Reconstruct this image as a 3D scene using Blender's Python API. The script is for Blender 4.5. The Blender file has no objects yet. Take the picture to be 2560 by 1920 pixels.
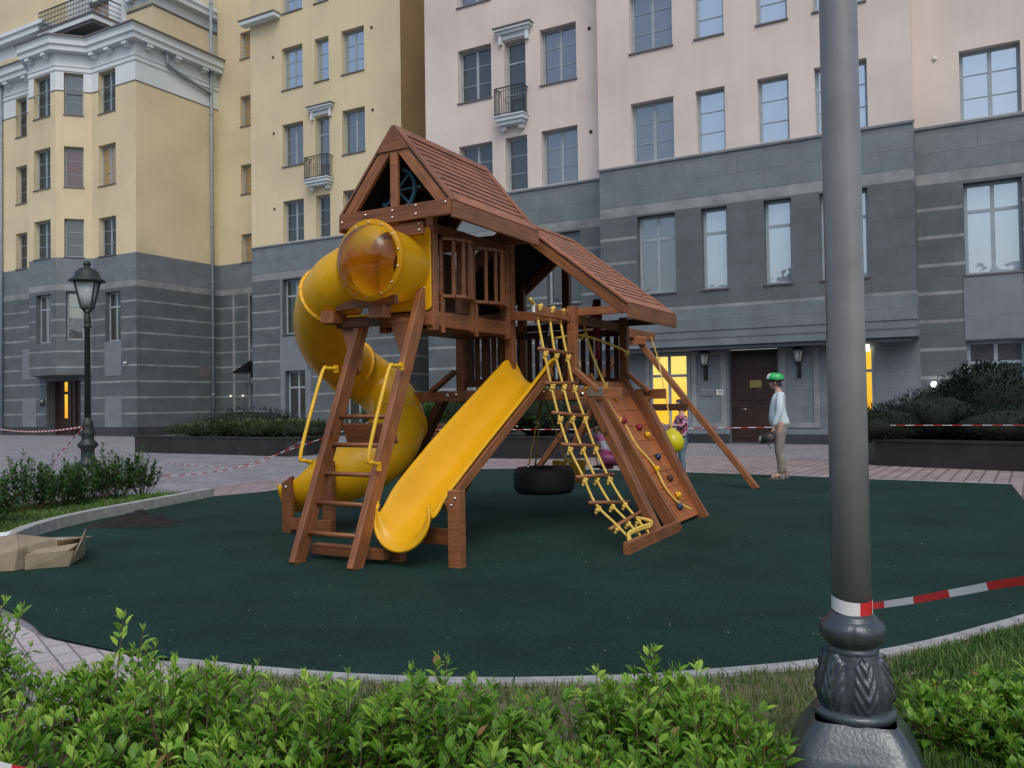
import bpy, math, random
from mathutils import Vector, Matrix, noise
R = math.radians
sc = bpy.context.scene
col = sc.collection
rnd = random.Random(7)

# ------------------------------------------------------------------ materials
def newmat(name):
    m = bpy.data.materials.new(name); m.use_nodes = True
    nt = m.node_tree; b = nt.nodes['Principled BSDF']
    return m, nt, b
def N(nt, t, **k):
    n = nt.nodes.new(t)
    for a, v in k.items(): setattr(n, a, v)
    return n
def ramp(nt, c0, c1, p0=0.3, p1=0.7):
    r = N(nt, 'ShaderNodeValToRGB')
    r.color_ramp.elements[0].position = p0; r.color_ramp.elements[0].color = (*c0, 1)
    r.color_ramp.elements[1].position = p1; r.color_ramp.elements[1].color = (*c1, 1)
    return r
def noise_mat(name, c0, c1, scale=5, rough=0.8, bump=0.0, coord='Object', detail=6, sc3=(1, 1, 1), metal=0, spec=None, bscale=None, objvar=0, p0=.3, p1=.7):
    m, nt, b = newmat(name); L = nt.links.new
    tc = N(nt, 'ShaderNodeTexCoord'); mp = N(nt, 'ShaderNodeMapping'); mp.inputs['Scale'].default_value = sc3
    L(tc.outputs[coord], mp.inputs['Vector'])
    n = N(nt, 'ShaderNodeTexNoise'); n.inputs['Scale'].default_value = scale; n.inputs['Detail'].default_value = detail
    L(mp.outputs[0], n.inputs['Vector'])
    r = ramp(nt, c0, c1, p0, p1); L(n.outputs['Fac'], r.inputs['Fac'])
    out = r.outputs['Color']
    if objvar:
        oi = N(nt, 'ShaderNodeObjectInfo'); mr = N(nt, 'ShaderNodeMapRange')
        mr.inputs['To Min'].default_value = 1 - objvar; mr.inputs['To Max'].default_value = 1 + objvar
        L(oi.outputs['Random'], mr.inputs['Value'])
        h = N(nt, 'ShaderNodeHueSaturation'); L(mr.outputs[0], h.inputs['Value']); L(out, h.inputs['Color']); out = h.outputs['Color']
    L(out, b.inputs['Base Color'])
    b.inputs['Roughness'].default_value = rough; b.inputs['Metallic'].default_value = metal
    if spec is not None: b.inputs['Specular IOR Level'].default_value = spec
    if bump:
        bu = N(nt, 'ShaderNodeBump'); bu.inputs['Strength'].default_value = bump; bu.inputs['Distance'].default_value = 0.02
        n2 = N(nt, 'ShaderNodeTexNoise'); n2.inputs['Scale'].default_value = bscale or scale * 6; n2.inputs['Detail'].default_value = 4
        L(mp.outputs[0], n2.inputs['Vector']); L(n2.outputs['Fac'], bu.inputs['Height']); L(bu.outputs[0], b.inputs['Normal'])
    return m

def wood_mat(name, dark, light, rough=0.42):
    m, nt, b = newmat(name); L = nt.links.new
    tc = N(nt, 'ShaderNodeTexCoord'); mp = N(nt, 'ShaderNodeMapping'); mp.inputs['Scale'].default_value = (1.2, 22, 1)
    oi = N(nt, 'ShaderNodeObjectInfo'); ad = N(nt, 'ShaderNodeVectorMath', operation='MULTIPLY_ADD')
    cb = N(nt, 'ShaderNodeCombineXYZ'); L(oi.outputs['Random'], cb.inputs[0]); L(oi.outputs['Random'], cb.inputs[2])
    L(cb.outputs[0], ad.inputs[0]); ad.inputs[1].default_value = (37, 11, 91); L(tc.outputs['UV'], ad.inputs[2])
    L(ad.outputs[0], mp.inputs['Vector'])
    n = N(nt, 'ShaderNodeTexNoise'); n.inputs['Scale'].default_value = 2.2; n.inputs['Detail'].default_value = 8; n.inputs['Distortion'].default_value = 1.2
    L(mp.outputs[0], n.inputs['Vector'])
    r = ramp(nt, dark, light, .32, .68); L(n.outputs['Fac'], r.inputs['Fac'])
    # broad blotches and knots
    n2 = N(nt, 'ShaderNodeTexNoise'); n2.inputs['Scale'].default_value = 3.5; L(ad.outputs[0], n2.inputs['Vector'])
    mx = N(nt, 'ShaderNodeMixRGB', blend_type='MULTIPLY'); mx.inputs['Fac'].default_value = 0.6
    r2 = ramp(nt, (.55, .5, .48), (1.15, 1.1, 1.1), .3, .65); L(n2.outputs['Fac'], r2.inputs['Fac'])
    L(r.outputs[0], mx.inputs[1]); L(r2.outputs[0], mx.inputs[2])
    v = N(nt, 'ShaderNodeTexVoronoi'); v.inputs['Scale'].default_value = 2.3; L(ad.outputs[0], v.inputs['Vector'])
    r3 = ramp(nt, (.18, .14, .12), (1, 1, 1), .03, .09); L(v.outputs['Distance'], r3.inputs['Fac'])
    mx2 = N(nt, 'ShaderNodeMixRGB', blend_type='MULTIPLY'); mx2.inputs['Fac'].default_value = 0.8
    L(mx.outputs[0], mx2.inputs[1]); L(r3.outputs[0], mx2.inputs[2])
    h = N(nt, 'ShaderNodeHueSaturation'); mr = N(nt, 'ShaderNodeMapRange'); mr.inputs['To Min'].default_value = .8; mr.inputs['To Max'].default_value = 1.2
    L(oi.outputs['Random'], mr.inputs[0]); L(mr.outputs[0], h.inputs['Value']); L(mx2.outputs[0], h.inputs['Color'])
    L(h.outputs[0], b.inputs['Base Color']); b.inputs['Roughness'].default_value = rough
    bu = N(nt, 'ShaderNodeBump'); bu.inputs['Strength'].default_value = .25; bu.inputs['Distance'].default_value = .004
    L(n.outputs['Fac'], bu.inputs['Height']); L(bu.outputs[0], b.inputs['Normal'])
    return m

def brick_mat(name, c1, c2, mortar, bw, bh, ms=.004, rough=.8, var=.5, coord='UV', offset=.5, bump=.3, noise_amt=.35, rot=0):
    m, nt, b = newmat(name); L = nt.links.new
    tc = N(nt, 'ShaderNodeTexCoord'); mp = N(nt, 'ShaderNodeMapping'); mp.inputs['Rotation'].default_value = (0, 0, rot)
    L(tc.outputs[coord], mp.inputs['Vector'])
    t = N(nt, 'ShaderNodeTexBrick'); t.offset = offset
    t.inputs['Scale'].default_value = 1; t.inputs['Brick Width'].default_value = bw; t.inputs['Row Height'].default_value = bh
    t.inputs['Mortar Size'].default_value = ms; t.inputs['Color1'].default_value = (*c1, 1); t.inputs['Color2'].default_value = (*c2, 1)
    t.inputs['Mortar'].default_value = (*mortar, 1); t.inputs['Bias'].default_value = 0; t.inputs['Mortar Smooth'].default_value = .2
    L(mp.outputs[0], t.inputs['Vector'])
    n = N(nt, 'ShaderNodeTexNoise'); n.inputs['Scale'].default_value = 1.3; n.inputs['Detail'].default_value = 9; n.inputs['Roughness'].default_value = .65; L(tc.outputs[coord], n.inputs['Vector'])
    r = ramp(nt, (1 - noise_amt,) * 3, (1 + noise_amt,) * 3, .3, .7); L(n.outputs['Fac'], r.inputs['Fac'])
    g = N(nt, 'ShaderNodeTexNoise'); g.inputs['Scale'].default_value = 90; L(tc.outputs[coord], g.inputs['Vector'])
    rg = ramp(nt, (.82,) * 3, (1.18,) * 3, .35, .65); L(g.outputs['Fac'], rg.inputs['Fac'])
    mx = N(nt, 'ShaderNodeMixRGB', blend_type='MULTIPLY'); mx.inputs['Fac'].default_value = 1
    L(t.outputs['Color'], mx.inputs[1]); L(r.outputs[0], mx.inputs[2])
    m2 = N(nt, 'ShaderNodeMixRGB', blend_type='MULTIPLY'); m2.inputs['Fac'].default_value = 1
    L(mx.outputs[0], m2.inputs[1]); L(rg.outputs[0], m2.inputs[2])
    L(m2.outputs[0], b.inputs['Base Color']); b.inputs['Roughness'].default_value = rough
    bu = N(nt, 'ShaderNodeBump'); bu.inputs['Strength'].default_value = bump; bu.inputs['Distance'].default_value = .01; bu.invert = True
    L(t.outputs['Fac'], bu.inputs['Height']); L(bu.outputs[0], b.inputs['Normal'])
    return m

def stucco(name, c):
    m, nt, b = newmat(name); L = nt.links.new
    tc = N(nt, 'ShaderNodeTexCoord')
    n = N(nt, 'ShaderNodeTexNoise'); n.inputs['Scale'].default_value = .35; n.inputs['Detail'].default_value = 6; L(tc.outputs['UV'], n.inputs['Vector'])
    d = tuple(x * .8 for x in c); r = ramp(nt, d, c, .25, .6); L(n.outputs['Fac'], r.inputs['Fac'])
    # vertical rain streaks
    mp = N(nt, 'ShaderNodeMapping'); mp.inputs['Scale'].default_value = (2.6, .16, 1); L(tc.outputs['UV'], mp.inputs[0])
    n3 = N(nt, 'ShaderNodeTexNoise'); n3.inputs['Scale'].default_value = 1.6; n3.inputs['Detail'].default_value = 6; L(mp.outputs[0], n3.inputs['Vector'])
    r3 = ramp(nt, (.965, .963, .96), (1.01, 1.01, 1.01), .3, .6); L(n3.outputs['Fac'], r3.inputs['Fac'])
    mx = N(nt, 'ShaderNodeMixRGB', blend_type='MULTIPLY'); mx.inputs['Fac'].default_value = 1; L(r.outputs[0], mx.inputs[1]); L(r3.outputs[0], mx.inputs[2])
    L(mx.outputs[0], b.inputs['Base Color']); b.inputs['Roughness'].default_value = .9
    n2 = N(nt, 'ShaderNodeTexNoise'); n2.inputs['Scale'].default_value = 60; n2.inputs['Detail'].default_value = 3; L(tc.outputs['UV'], n2.inputs['Vector'])
    bu = N(nt, 'ShaderNodeBump'); bu.inputs['Strength'].default_value = .35; bu.inputs['Distance'].default_value = .01
    L(n2.outputs['Fac'], bu.inputs['Height']); L(bu.outputs[0], b.inputs['Normal'])
    return m

def glass_mat(name, inner, refl, wav=.4, rough=.02):
    """window pane seen from outside: mirror-like reflection over a dim room, curtain or painted sky tone"""
    m, nt, b = newmat(name); L = nt.links.new
    b.inputs['Roughness'].default_value = .9
    tc = N(nt, 'ShaderNodeTexCoord'); mp = N(nt, 'ShaderNodeMapping'); mp.inputs['Scale'].default_value = (9, .6, 1)
    L(tc.outputs['UV'], mp.inputs[0])
    w = N(nt, 'ShaderNodeTexNoise'); w.inputs['Scale'].default_value = 1; L(mp.outputs[0], w.inputs['Vector'])
    r = ramp(nt, tuple(x * .84 for x in inner), inner, .3, .7); L(w.outputs['Fac'], r.inputs['Fac']); L(r.outputs[0], b.inputs['Base Color'])
    b.inputs['Specular IOR Level'].default_value = 0
    g = N(nt, 'ShaderNodeBsdfGlossy'); g.inputs['Roughness'].default_value = rough; g.inputs['Color'].default_value = (.62, .72, .82, 1)
    n = N(nt, 'ShaderNodeTexNoise'); n.inputs['Scale'].default_value = 1.7; L(tc.outputs['UV'], n.inputs['Vector'])
    bu = N(nt, 'ShaderNodeBump'); bu.inputs['Strength'].default_value = wav; bu.inputs['Distance'].default_value = .012
    L(n.outputs['Fac'], bu.inputs['Height']); L(bu.outputs[0], g.inputs['Normal'])
    mix = N(nt, 'ShaderNodeMixShader'); mix.inputs[0].default_value = refl
    L(b.outputs[0], mix.inputs[1]); L(g.outputs[0], mix.inputs[2])
    L(mix.outputs[0], nt.nodes['Material Output'].inputs['Surface'])
    return m

def emit_mat(name, c0, c1, s, p=(.2, .8)):
    m, nt, b = newmat(name); L = nt.links.new
    tc = N(nt, 'ShaderNodeTexCoord'); sx = N(nt, 'ShaderNodeSeparateXYZ'); L(tc.outputs['Generated'], sx.inputs[0])
    r = ramp(nt, c0, c1, *p); L(sx.outputs[2], r.inputs[0])
    L(r.outputs[0], b.inputs['Emission Color']); b.inputs['Emission Strength'].default_value = s
    b.inputs['Base Color'].default_value = (*[x * .5 for x in c0], 1); b.inputs['Roughness'].default_value = .3
    return m

def plain(name, c, rough=.5, metal=0, **k):
    return noise_mat(name, tuple(x * .88 for x in c), tuple(min(1, x * 1.1) for x in c), scale=7, rough=rough, metal=metal, **k)

M = {}
def translu(name, c, rough, amt=.2):
    m, nt, b = newmat(name); L = nt.links.new
    tc = N(nt, 'ShaderNodeTexCoord'); n = N(nt, 'ShaderNodeTexNoise'); n.inputs['Scale'].default_value = 2.2; n.inputs['Detail'].default_value = 8; n.inputs['Roughness'].default_value = .7; L(tc.outputs['Object'], n.inputs['Vector'])
    r = ramp(nt, tuple(x * .93 for x in c), c, .35, .6); L(n.outputs['Fac'], r.inputs[0]); L(r.outputs[0], b.inputs['Base Color'])
    r2 = ramp(nt, (rough,) * 3, (rough + .18,) * 3, .4, .7); L(n.outputs['Fac'], r2.inputs[0]); L(r2.outputs[0], b.inputs['Roughness'])
    t = N(nt, 'ShaderNodeBsdfTranslucent'); t.inputs['Color'].default_value = (*c, 1)
    mix = N(nt, 'ShaderNodeMixShader'); mix.inputs[0].default_value = amt
    L(b.outputs[0], mix.inputs[1]); L(t.outputs[0], mix.inputs[2]); L(mix.outputs[0], nt.nodes['Material Output'].inputs['Surface']); return m
M['wood'] = wood_mat('stained_cedar', (.185, .070, .029), (.34, .145, .060))
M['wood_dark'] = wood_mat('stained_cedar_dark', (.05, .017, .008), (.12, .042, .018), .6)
M['wood_roof'] = wood_mat('roof_cedar', (.21, .083, .043), (.37, .16, .088), .5)
M['roofgap'] = plain('roof_shadow_board', (.012, .007, .005), .9)  # near black paints the shade in the gaps between roof boards
M['rockboard'] = wood_mat('climbing_board', (.24, .075, .022), (.42, .15, .045), .45)
M['yellow'] = translu('yellow_plastic', (.92, .53, .010), .27); M['yellow_lit'] = translu('yellow_lit_plastic', (.95, .60, .02), .27, .6); M['yellow_slide'] = translu('yellow_slide_plastic', (.86, .47, .008), .27, .12)  # straight tube gets a paler, more translucent copy to brighten its inside
M['yellow_metal'] = plain('yellow_painted_steel', (.80, .48, .02), .35)
M['ballyellow'] = plain('lemon_plastic', (.62, .58, .01), .25)
M['rope'] = plain('yellow_rope', (.72, .50, .10), .8)
M['steel'] = plain('zinc_steel', (.7, .7, .7), .3, 1)
M['blue'] = plain('blue_plastic', (.2, .6, 1.0), .35)
M['red'] = plain('red_plastic', (.26, .01, .03), .4)
M['darkblue'] = plain('dark_blue_plastic', (.02, .045, .10), .4)
M['tyre'] = plain('black_rubber', (.012, .012, .013), .7, bump=.2, bscale=50)
M['blackpl'] = plain('black_plastic', (.012, .012, .012), .35)
M['bubble'] = None
M['pink'] = stucco('pink_stucco', (.69, .615, .575))
M['ywall'] = stucco('yellow_stucco', (.67, .585, .39))
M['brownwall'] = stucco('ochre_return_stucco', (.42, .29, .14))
M['white'] = stucco('white_stucco', (.66, .73, .77))
M['stone'] = brick_mat('grey_granite_panels', (.088, .107, .117), (.105, .125, .136), (.055, .06, .065), 1.35, .79, .005, .6, bump=.15, noise_amt=.18)
M['stoneup'] = brick_mat('grey_granite_parapet', (.165, .192, .215), (.142, .168, .190), (.07, .075, .08), 1.6, .55, .005, .55, bump=.15, noise_amt=.18)
M['stripe'] = brick_mat('pale_granite_band', (.245, .265, .275), (.215, .235, .245), (.15, .15, .16), 1.35, 3, .006, .6, bump=.2)
M['stonepanel'] = brick_mat('smooth_granite_panel', (.185, .21, .235), (.165, .19, .215), (.09, .1, .11), 1.3, 1.2, .004, .55, bump=.1, noise_amt=.12)
M['plinth'] = brick_mat('dark_granite_plinth', (.035, .04, .043), (.045, .05, .055), (.02, .02, .02), 1.2, .6, .006, .35)
M['frame'] = plain('grey_window_frame', (.29, .355, .40), .45)
M['sill'] = plain('grey_metal_sill', (.13, .12, .125), .5)
M['glass_sky'] = glass_mat('glass_reflecting_sky', (.30, .33, .36), .62)
M['glass_mid'] = glass_mat('glass_with_curtains', (.10, .095, .09), .30)
M['glass_dark'] = glass_mat('glass_dark_room', (.05, .052, .045), .13)
M['glass_white'] = glass_mat('glass_painted_pale_sky', (.40, .46, .50), .5)  # pale blue base colour paints in the reflection of a cloudy sky
M['glass_brown'] = glass_mat('glass_brown_curtain', (.12, .06, .045), .10)
M['glass_curt'] = glass_mat('glass_ochre_curtain', (.42, .25, .08), .25)
M['lit'] = emit_mat('lit_yellow_pane', (1, .50, .035), (1, .80, .20), .95)
M['lit2'] = emit_mat('lit_orange_pane', (1, .42, .02), (1, .62, .05), .9)
M['lampglow'] = emit_mat('lamp_glow', (1, 1, 1), (1, 1, 1), 4)
M['lampwarm'] = emit_mat('lamp_glow_warm', (1, .9, .6), (1, .95, .8), 2.5)
M['lampglass'] = plain('frosted_lamp_glass', (.55, .60, .60), .3)
M['iron'] = plain('black_iron', (.018, .022, .022), .35)
M['pipe'] = plain('grey_downpipe', (.24, .29, .33), .4)
M['door'] = wood_mat('brown_door', (.028, .013, .01), (.05, .024, .018), .4)
M['brass'] = plain('brass', (.45, .36, .14), .35, .8)
M['postmetal'] = plain('dark_grey_painted_pole', (.23, .237, .25), .28, .05)
M['cast'] = plain('cast_iron_glossy', (.075, .092, .105), .25, .35, bump=.12, bscale=70)
M['concrete'] = noise_mat('concrete_kerb', (.26, .27, .27), (.42, .43, .42), 12, .9, .3)
M['cardboard'] = noise_mat('cardboard', (.24, .20, .14), (.33, .28, .20), 6, .9, .15)
M['cardboard_in'] = noise_mat('cardboard_inside', (.15, .10, .045), (.21, .14, .07), 6, .9, .15)
M['paper'] = plain('white_paper', (.75, .85, .88), .6)
M['tarp'] = noise_mat('dark_sacking', (.006, .005, .005), (.018, .014, .013), 9, .9, .4)
M['skin'] = plain('skin', (.48, .30, .24), .55)
M['hair'] = plain('dark_hair', (.03, .022, .018), .7)
M['sweater'] = noise_mat('pale_blue_knit', (.50, .62, .68), (.60, .72, .78), 9, .9, .3, bscale=160)
M['khaki'] = noise_mat('khaki_cotton', (.19, .18, .155), (.28, .265, .23), 8, .9, .3)
M['jeans'] = noise_mat('blue_denim', (.09, .15, .20), (.16, .24, .30), 12, .9, .3)
M['greenpl'] = plain('green_helmet_shell', (.01, .42, .10), .2)
M['whitepl'] = plain('white_plastic', (.65, .66, .62), .3)
M['shoe'] = plain('sandal', (.18, .17, .15), .6)
M['pinkcloth'] = noise_mat('magenta_cloth', (.7, .16, .36), (.85, .28, .5), 9, .9, .2)
M['seat'] = plain('yellow_swing_seat', (.75, .42, .04), .4)

def striped(name, ca, cb, period, axis='Z', coord='Object'):
    m, nt, b = newmat(name); L = nt.links.new
    tc = N(nt, 'ShaderNodeTexCoord'); sx = N(nt, 'ShaderNodeSeparateXYZ'); L(tc.outputs[coord], sx.inputs[0])
    md = N(nt, 'ShaderNodeMath', operation='PINGPONG'); md.inputs[1].default_value = period
    L(sx.outputs[axis], md.inputs[0])
    lt = N(nt, 'ShaderNodeMath', operation='GREATER_THAN'); lt.inputs[1].default_value = period / 2; L(md.outputs[0], lt.inputs[0])
    mx = N(nt, 'ShaderNodeMixRGB'); L(lt.outputs[0], mx.inputs[0]); mx.inputs[1].default_value = (*ca, 1); mx.inputs[2].default_value = (*cb, 1)
    L(mx.outputs[0], b.inputs['Base Color']); b.inputs['Roughness'].default_value = .45
    return m
M['tape'] = striped('red_white_tape', (.62, .03, .035), (.78, .78, .80), .17, 'X', 'UV')
M['kidtop'] = striped('pink_white_striped_knit', (.72, .18, .42), (.8, .78, .82), .11)
def floral():
    m, nt, b = newmat('floral_print'); L = nt.links.new
    tc = N(nt, 'ShaderNodeTexCoord'); v = N(nt, 'ShaderNodeTexVoronoi'); v.inputs['Scale'].default_value = 30; L(tc.outputs['Object'], v.inputs['Vector'])
    sp = N(nt, 'ShaderNodeSeparateColor'); L(v.outputs['Color'], sp.inputs[0])
    r = N(nt, 'ShaderNodeValToRGB'); e = r.color_ramp; e.interpolation = 'CONSTANT'
    e.elements[0].position = 0; e.elements[0].color = (.04, .02, .05, 1); e.elements[1].position = .3; e.elements[1].color = (.45, .05, .18, 1)
    for p, c in ((.5, (.6, .2, .08)), (.65, (.65, .55, .6)), (.78, (.25, .03, .12)), (.9, (.5, .28, .5))):
        q = e.elements.new(p); q.color = (*c, 1)
    L(sp.outputs[0], r.inputs[0]); L(r.outputs[0], b.inputs['Base Color']); b.inputs['Roughness'].default_value = .6
    return m
M['floral'] = floral()

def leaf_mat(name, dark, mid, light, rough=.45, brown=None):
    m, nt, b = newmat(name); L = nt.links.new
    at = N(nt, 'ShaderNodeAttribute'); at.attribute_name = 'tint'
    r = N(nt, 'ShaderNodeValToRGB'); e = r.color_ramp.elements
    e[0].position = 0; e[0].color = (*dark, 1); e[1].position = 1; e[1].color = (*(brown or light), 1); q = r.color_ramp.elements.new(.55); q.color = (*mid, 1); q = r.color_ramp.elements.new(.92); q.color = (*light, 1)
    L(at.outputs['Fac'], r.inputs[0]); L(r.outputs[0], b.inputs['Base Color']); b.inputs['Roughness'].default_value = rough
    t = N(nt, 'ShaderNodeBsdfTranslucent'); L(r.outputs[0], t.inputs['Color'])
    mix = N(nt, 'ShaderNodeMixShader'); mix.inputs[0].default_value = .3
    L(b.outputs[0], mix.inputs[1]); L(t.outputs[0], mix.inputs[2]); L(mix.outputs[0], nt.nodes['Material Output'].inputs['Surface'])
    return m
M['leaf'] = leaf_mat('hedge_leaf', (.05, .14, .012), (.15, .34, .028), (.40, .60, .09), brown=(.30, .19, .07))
M['leaf_far'] = leaf_mat('far_hedge_leaf', (.015, .05, .012), (.05, .13, .025), (.10, .20, .04))
M['foliage_core'] = plain('shaded_inner_foliage', (.006, .012, .006), .95)  # near-black cores paint the shade deep inside the shrubs
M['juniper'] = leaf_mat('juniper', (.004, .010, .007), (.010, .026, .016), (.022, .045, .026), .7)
M['groundcover'] = leaf_mat('ground_cover', (.02, .035, .012), (.055, .09, .03), (.13, .14, .05), .7)
M['grass'] = leaf_mat('grass_blade', (.045, .095, .018), (.12, .20, .045), (.29, .31, .13), .6)
M['grass_green'] = leaf_mat('green_grass_blade', (.035, .09, .015), (.085, .19, .03), (.20, .30, .08), .6)
M['stem'] = plain('twig', (.12, .08, .045), .8)

def bubble():
    m, nt, b = newmat('clear_tinted_bubble'); L = nt.links.new
    g = N(nt, 'ShaderNodeBsdfGlossy'); g.inputs['Roughness'].default_value = .03
    t = N(nt, 'ShaderNodeBsdfTransparent'); t.inputs['Color'].default_value = (1, .98, .95, 1)
    lw = N(nt, 'ShaderNodeFresnel'); lw.inputs['IOR'].default_value = 1.5
    mr = N(nt, 'ShaderNodeMapRange'); mr.inputs['To Min'].default_value = .0; mr.inputs['To Max'].default_value = 1
    L(lw.outputs[0], mr.inputs[0])
    mix = N(nt, 'ShaderNodeMixShader'); L(mr.outputs[0], mix.inputs[0]); L(t.outputs[0], mix.inputs[1]); L(g.outputs[0], mix.inputs[2])
    L(mix.outputs[0], nt.nodes['Material Output'].inputs['Surface']); return m
M['bubble'] = bubble()

# ------------------------------------------------------------------ mesh builder
class MB:
    def __init__(s): s.v = []; s.f = []; s.ax = []; s.m = []; s.sm = []; s.t = None
    def add(s, vs, fs, ax=(0, 0, 1), m=0, smooth=False):
        o = len(s.v); s.v += [Vector(p) for p in vs]
        for f in fs: s.f.append([i + o for i in f]); s.ax.append(ax); s.m.append(m); s.sm.append(smooth)
        return s
    def box(s, c, d, m=0, ax=None):
        x, y, z = c; a, b, e = d[0] / 2, d[1] / 2, d[2] / 2
        vs = [(x + i * a, y + j * b, z + k * e) for i in (-1, 1) for j in (-1, 1) for k in (-1, 1)]
        if ax is None:
            k = max(range(3), key=lambda i: d[i]); ax = tuple(1.0 if i == k else 0.0 for i in range(3))
        return s.add(vs, [(0, 1, 3, 2), (4, 6, 7, 5), (0, 4, 5, 1), (2, 3, 7, 6), (0, 2, 6, 4), (1, 5, 7, 3)], ax, m)
    def bx(s, x0, x1, y0, y1, z0, z1, m=0, ax=None):
        return s.box(((x0 + x1) / 2, (y0 + y1) / 2, (z0 + z1) / 2), (abs(x1 - x0), abs(y1 - y0), abs(z1 - z0)), m, ax)
    def beam(s, a, b, w, t, up=(0, 0, 1), m=0):
        """rectangular bar from a to b; w = width across (perp. to up), t = thickness along up"""
        a = Vector(a); b = Vector(b); d = (b - a).normalized(); up = Vector(up)
        x = d.cross(up)
        if x.length < 1e-4: x = d.cross(Vector((1, 0, 0)))
        x.normalize(); y = x.cross(d).normalized()
        vs = []
        for p in (a, b):
            for i, j in ((-1, -1), (1, -1), (1, 1), (-1, 1)): vs.append(p + x * (i * w / 2) + y * (j * t / 2))
        return s.add(vs, [(0, 3, 2, 1), (4, 5, 6, 7), (0, 1, 5, 4), (1, 2, 6, 5), (2, 3, 7, 6), (3, 0, 4, 7)], tuple(d), m)
    def tube(s, pts, r, n=8, m=0, cap=True, smooth=True, closed=False):
        pts = [Vector(p) for p in pts]; k = len(pts); rr = r if isinstance(r, (list, tuple)) else [r] * k
        vs = []; fs = []; x = None
        for i, p in enumerate(pts):
            if closed: d = (pts[(i + 1) % k] - pts[i - 1])
            else: d = pts[min(i + 1, k - 1)] - pts[max(i - 1, 0)]
            d.normalize()
            if x is None:
                x = d.orthogonal()
            x = (x - d * x.dot(d)).normalized(); y = d.cross(x)
            for j in range(n):
                a = 2 * math.pi * j / n; vs.append(p + (x * math.cos(a) + y * math.sin(a)) * rr[i])
        for i in range(k if closed else k - 1):
            i2 = (i + 1) % k
            for j in range(n): fs.append((i * n + j, i * n + (j + 1) % n, i2 * n + (j + 1) % n, i2 * n + j))
        if cap and not closed: fs.append(tuple(range(n))[::-1]); fs.append(tuple((k - 1) * n + j for j in range(n)))
        d = (pts[-1] - pts[0]); d = tuple(d.normalized()) if d.length > 1e-6 else (0, 0, 1)
        return s.add(vs, fs, d, m, smooth)
    def lathe(s, c, prof, n=24, m=0, mod=None):
        c = Vector(c); vs = []; fs = []
        for i, (r, z) in enumerate(prof):
            for j in range(n):
                a = 2 * math.pi * j / n; q = r if mod is None else mod(r, z, a)
                vs.append(c + Vector((q * math.cos(a), q * math.sin(a), z)))
        for i in range(len(prof) - 1):
            for j in range(n): fs.append((i * n + j, i * n + (j + 1) % n, (i + 1) * n + (j + 1) % n, (i + 1) * n + j))
        fs.append(tuple(range(n))[::-1]); fs.append(tuple((len(prof) - 1) * n + j for j in range(n)))
        return s.add(vs, fs, (0, 0, 1), m, True)
    def ball(s, c, r, n=12, m=0):
        c = Vector(c); r = Vector(r) if not isinstance(r, (int, float)) else Vector((r, r, r)); vs = [c + Vector((0, 0, -r.z))]; fs = []
        k = n // 2
        for i in range(1, k):
            ph = -math.pi / 2 + math.pi * i / k
            for j in range(n):
                a = 2 * math.pi * j / n; vs.append(c + Vector((r.x * math.cos(ph) * math.cos(a), r.y * math.cos(ph) * math.sin(a), r.z * math.sin(ph))))
        vs.append(c + Vector((0, 0, r.z)))
        for j in range(n): fs.append((0, 1 + (j + 1) % n, 1 + j))
        for i in range(k - 2):
            for j in range(n): fs.append((1 + i * n + j, 1 + i * n + (j + 1) % n, 1 + (i + 1) * n + (j + 1) % n, 1 + (i + 1) * n + j))
        e = len(vs) - 1
        for j in range(n): fs.append((e, 1 + (k - 2) * n + j, 1 + (k - 2) * n + (j + 1) % n))
        return s.add(vs, fs, (0, 0, 1), m, True)
    def prism(s, pts, ext, m=0, ax=(0, 0, 1)):
        k = len(pts); e = Vector(ext); vs = [Vector(p) for p in pts] + [Vector(p) + e for p in pts]
        fs = [tuple(range(k))[::-1], tuple(range(k, 2 * k))] + [(i, (i + 1) % k, k + (i + 1) % k, k + i) for i in range(k)]
        return s.add(vs, fs, ax, m)

class Frame:
    def __init__(s, ang): s.ang = ang; s.mat = Matrix.Rotation(ang, 4, 'Z')
W_ = Frame(0.0)
PF = Frame(R(61 - 90))
BF = Frame(R(60.69 - 90))
ORG = {}

def tag(o, label=None, cat=None, group=None, kind=None):
    if label: o['label'] = label
    if cat: o['category'] = cat
    if group: o['group'] = group
    if kind: o['kind'] = kind
    return o
def thing(name, base, fr=W_, label=None, cat=None, group=None, kind=None):
    o = bpy.data.objects.new(name, None); col.objects.link(o); o.empty_display_size = .2
    b = Vector(base); o.location = fr.mat @ b; o.rotation_euler = (0, 0, fr.ang)
    ORG[o.name] = (b, fr); return tag(o, label, cat, group, kind)
def mesh_of(mb, name, mats, base, tints=None):
    me = bpy.data.meshes.new(name)
    me.from_pydata([tuple(v - base) for v in mb.v], [], mb.f)
    for m in mats: me.materials.append(M[m])
    uv = me.uv_layers.new(name='UVMap').data
    for p, ax, mi, sm in zip(me.polygons, mb.ax, mb.m, mb.sm):
        p.material_index = mi; p.use_smooth = sm
        n = p.normal; a = Vector(ax); u = a - n * a.dot(n)
        if u.length < .2: u = n.orthogonal()
        u.normalize(); w = n.cross(u)
        if ax == (0, 0, 1):   # metres: u horizontal, v up
            u, w = -w, u
            if u.length < .1: u = Vector((1, 0, 0))
        for li in p.loop_indices:
            q = mb.v[me.loops[li].vertex_index]; uv[li].uv = (q.dot(u), q.dot(w))
    if mb.t:
        at = me.attributes.new('tint', 'FLOAT', 'POINT'); at.data.foreach_set('value', mb.t)
    me.update(); return me
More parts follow.
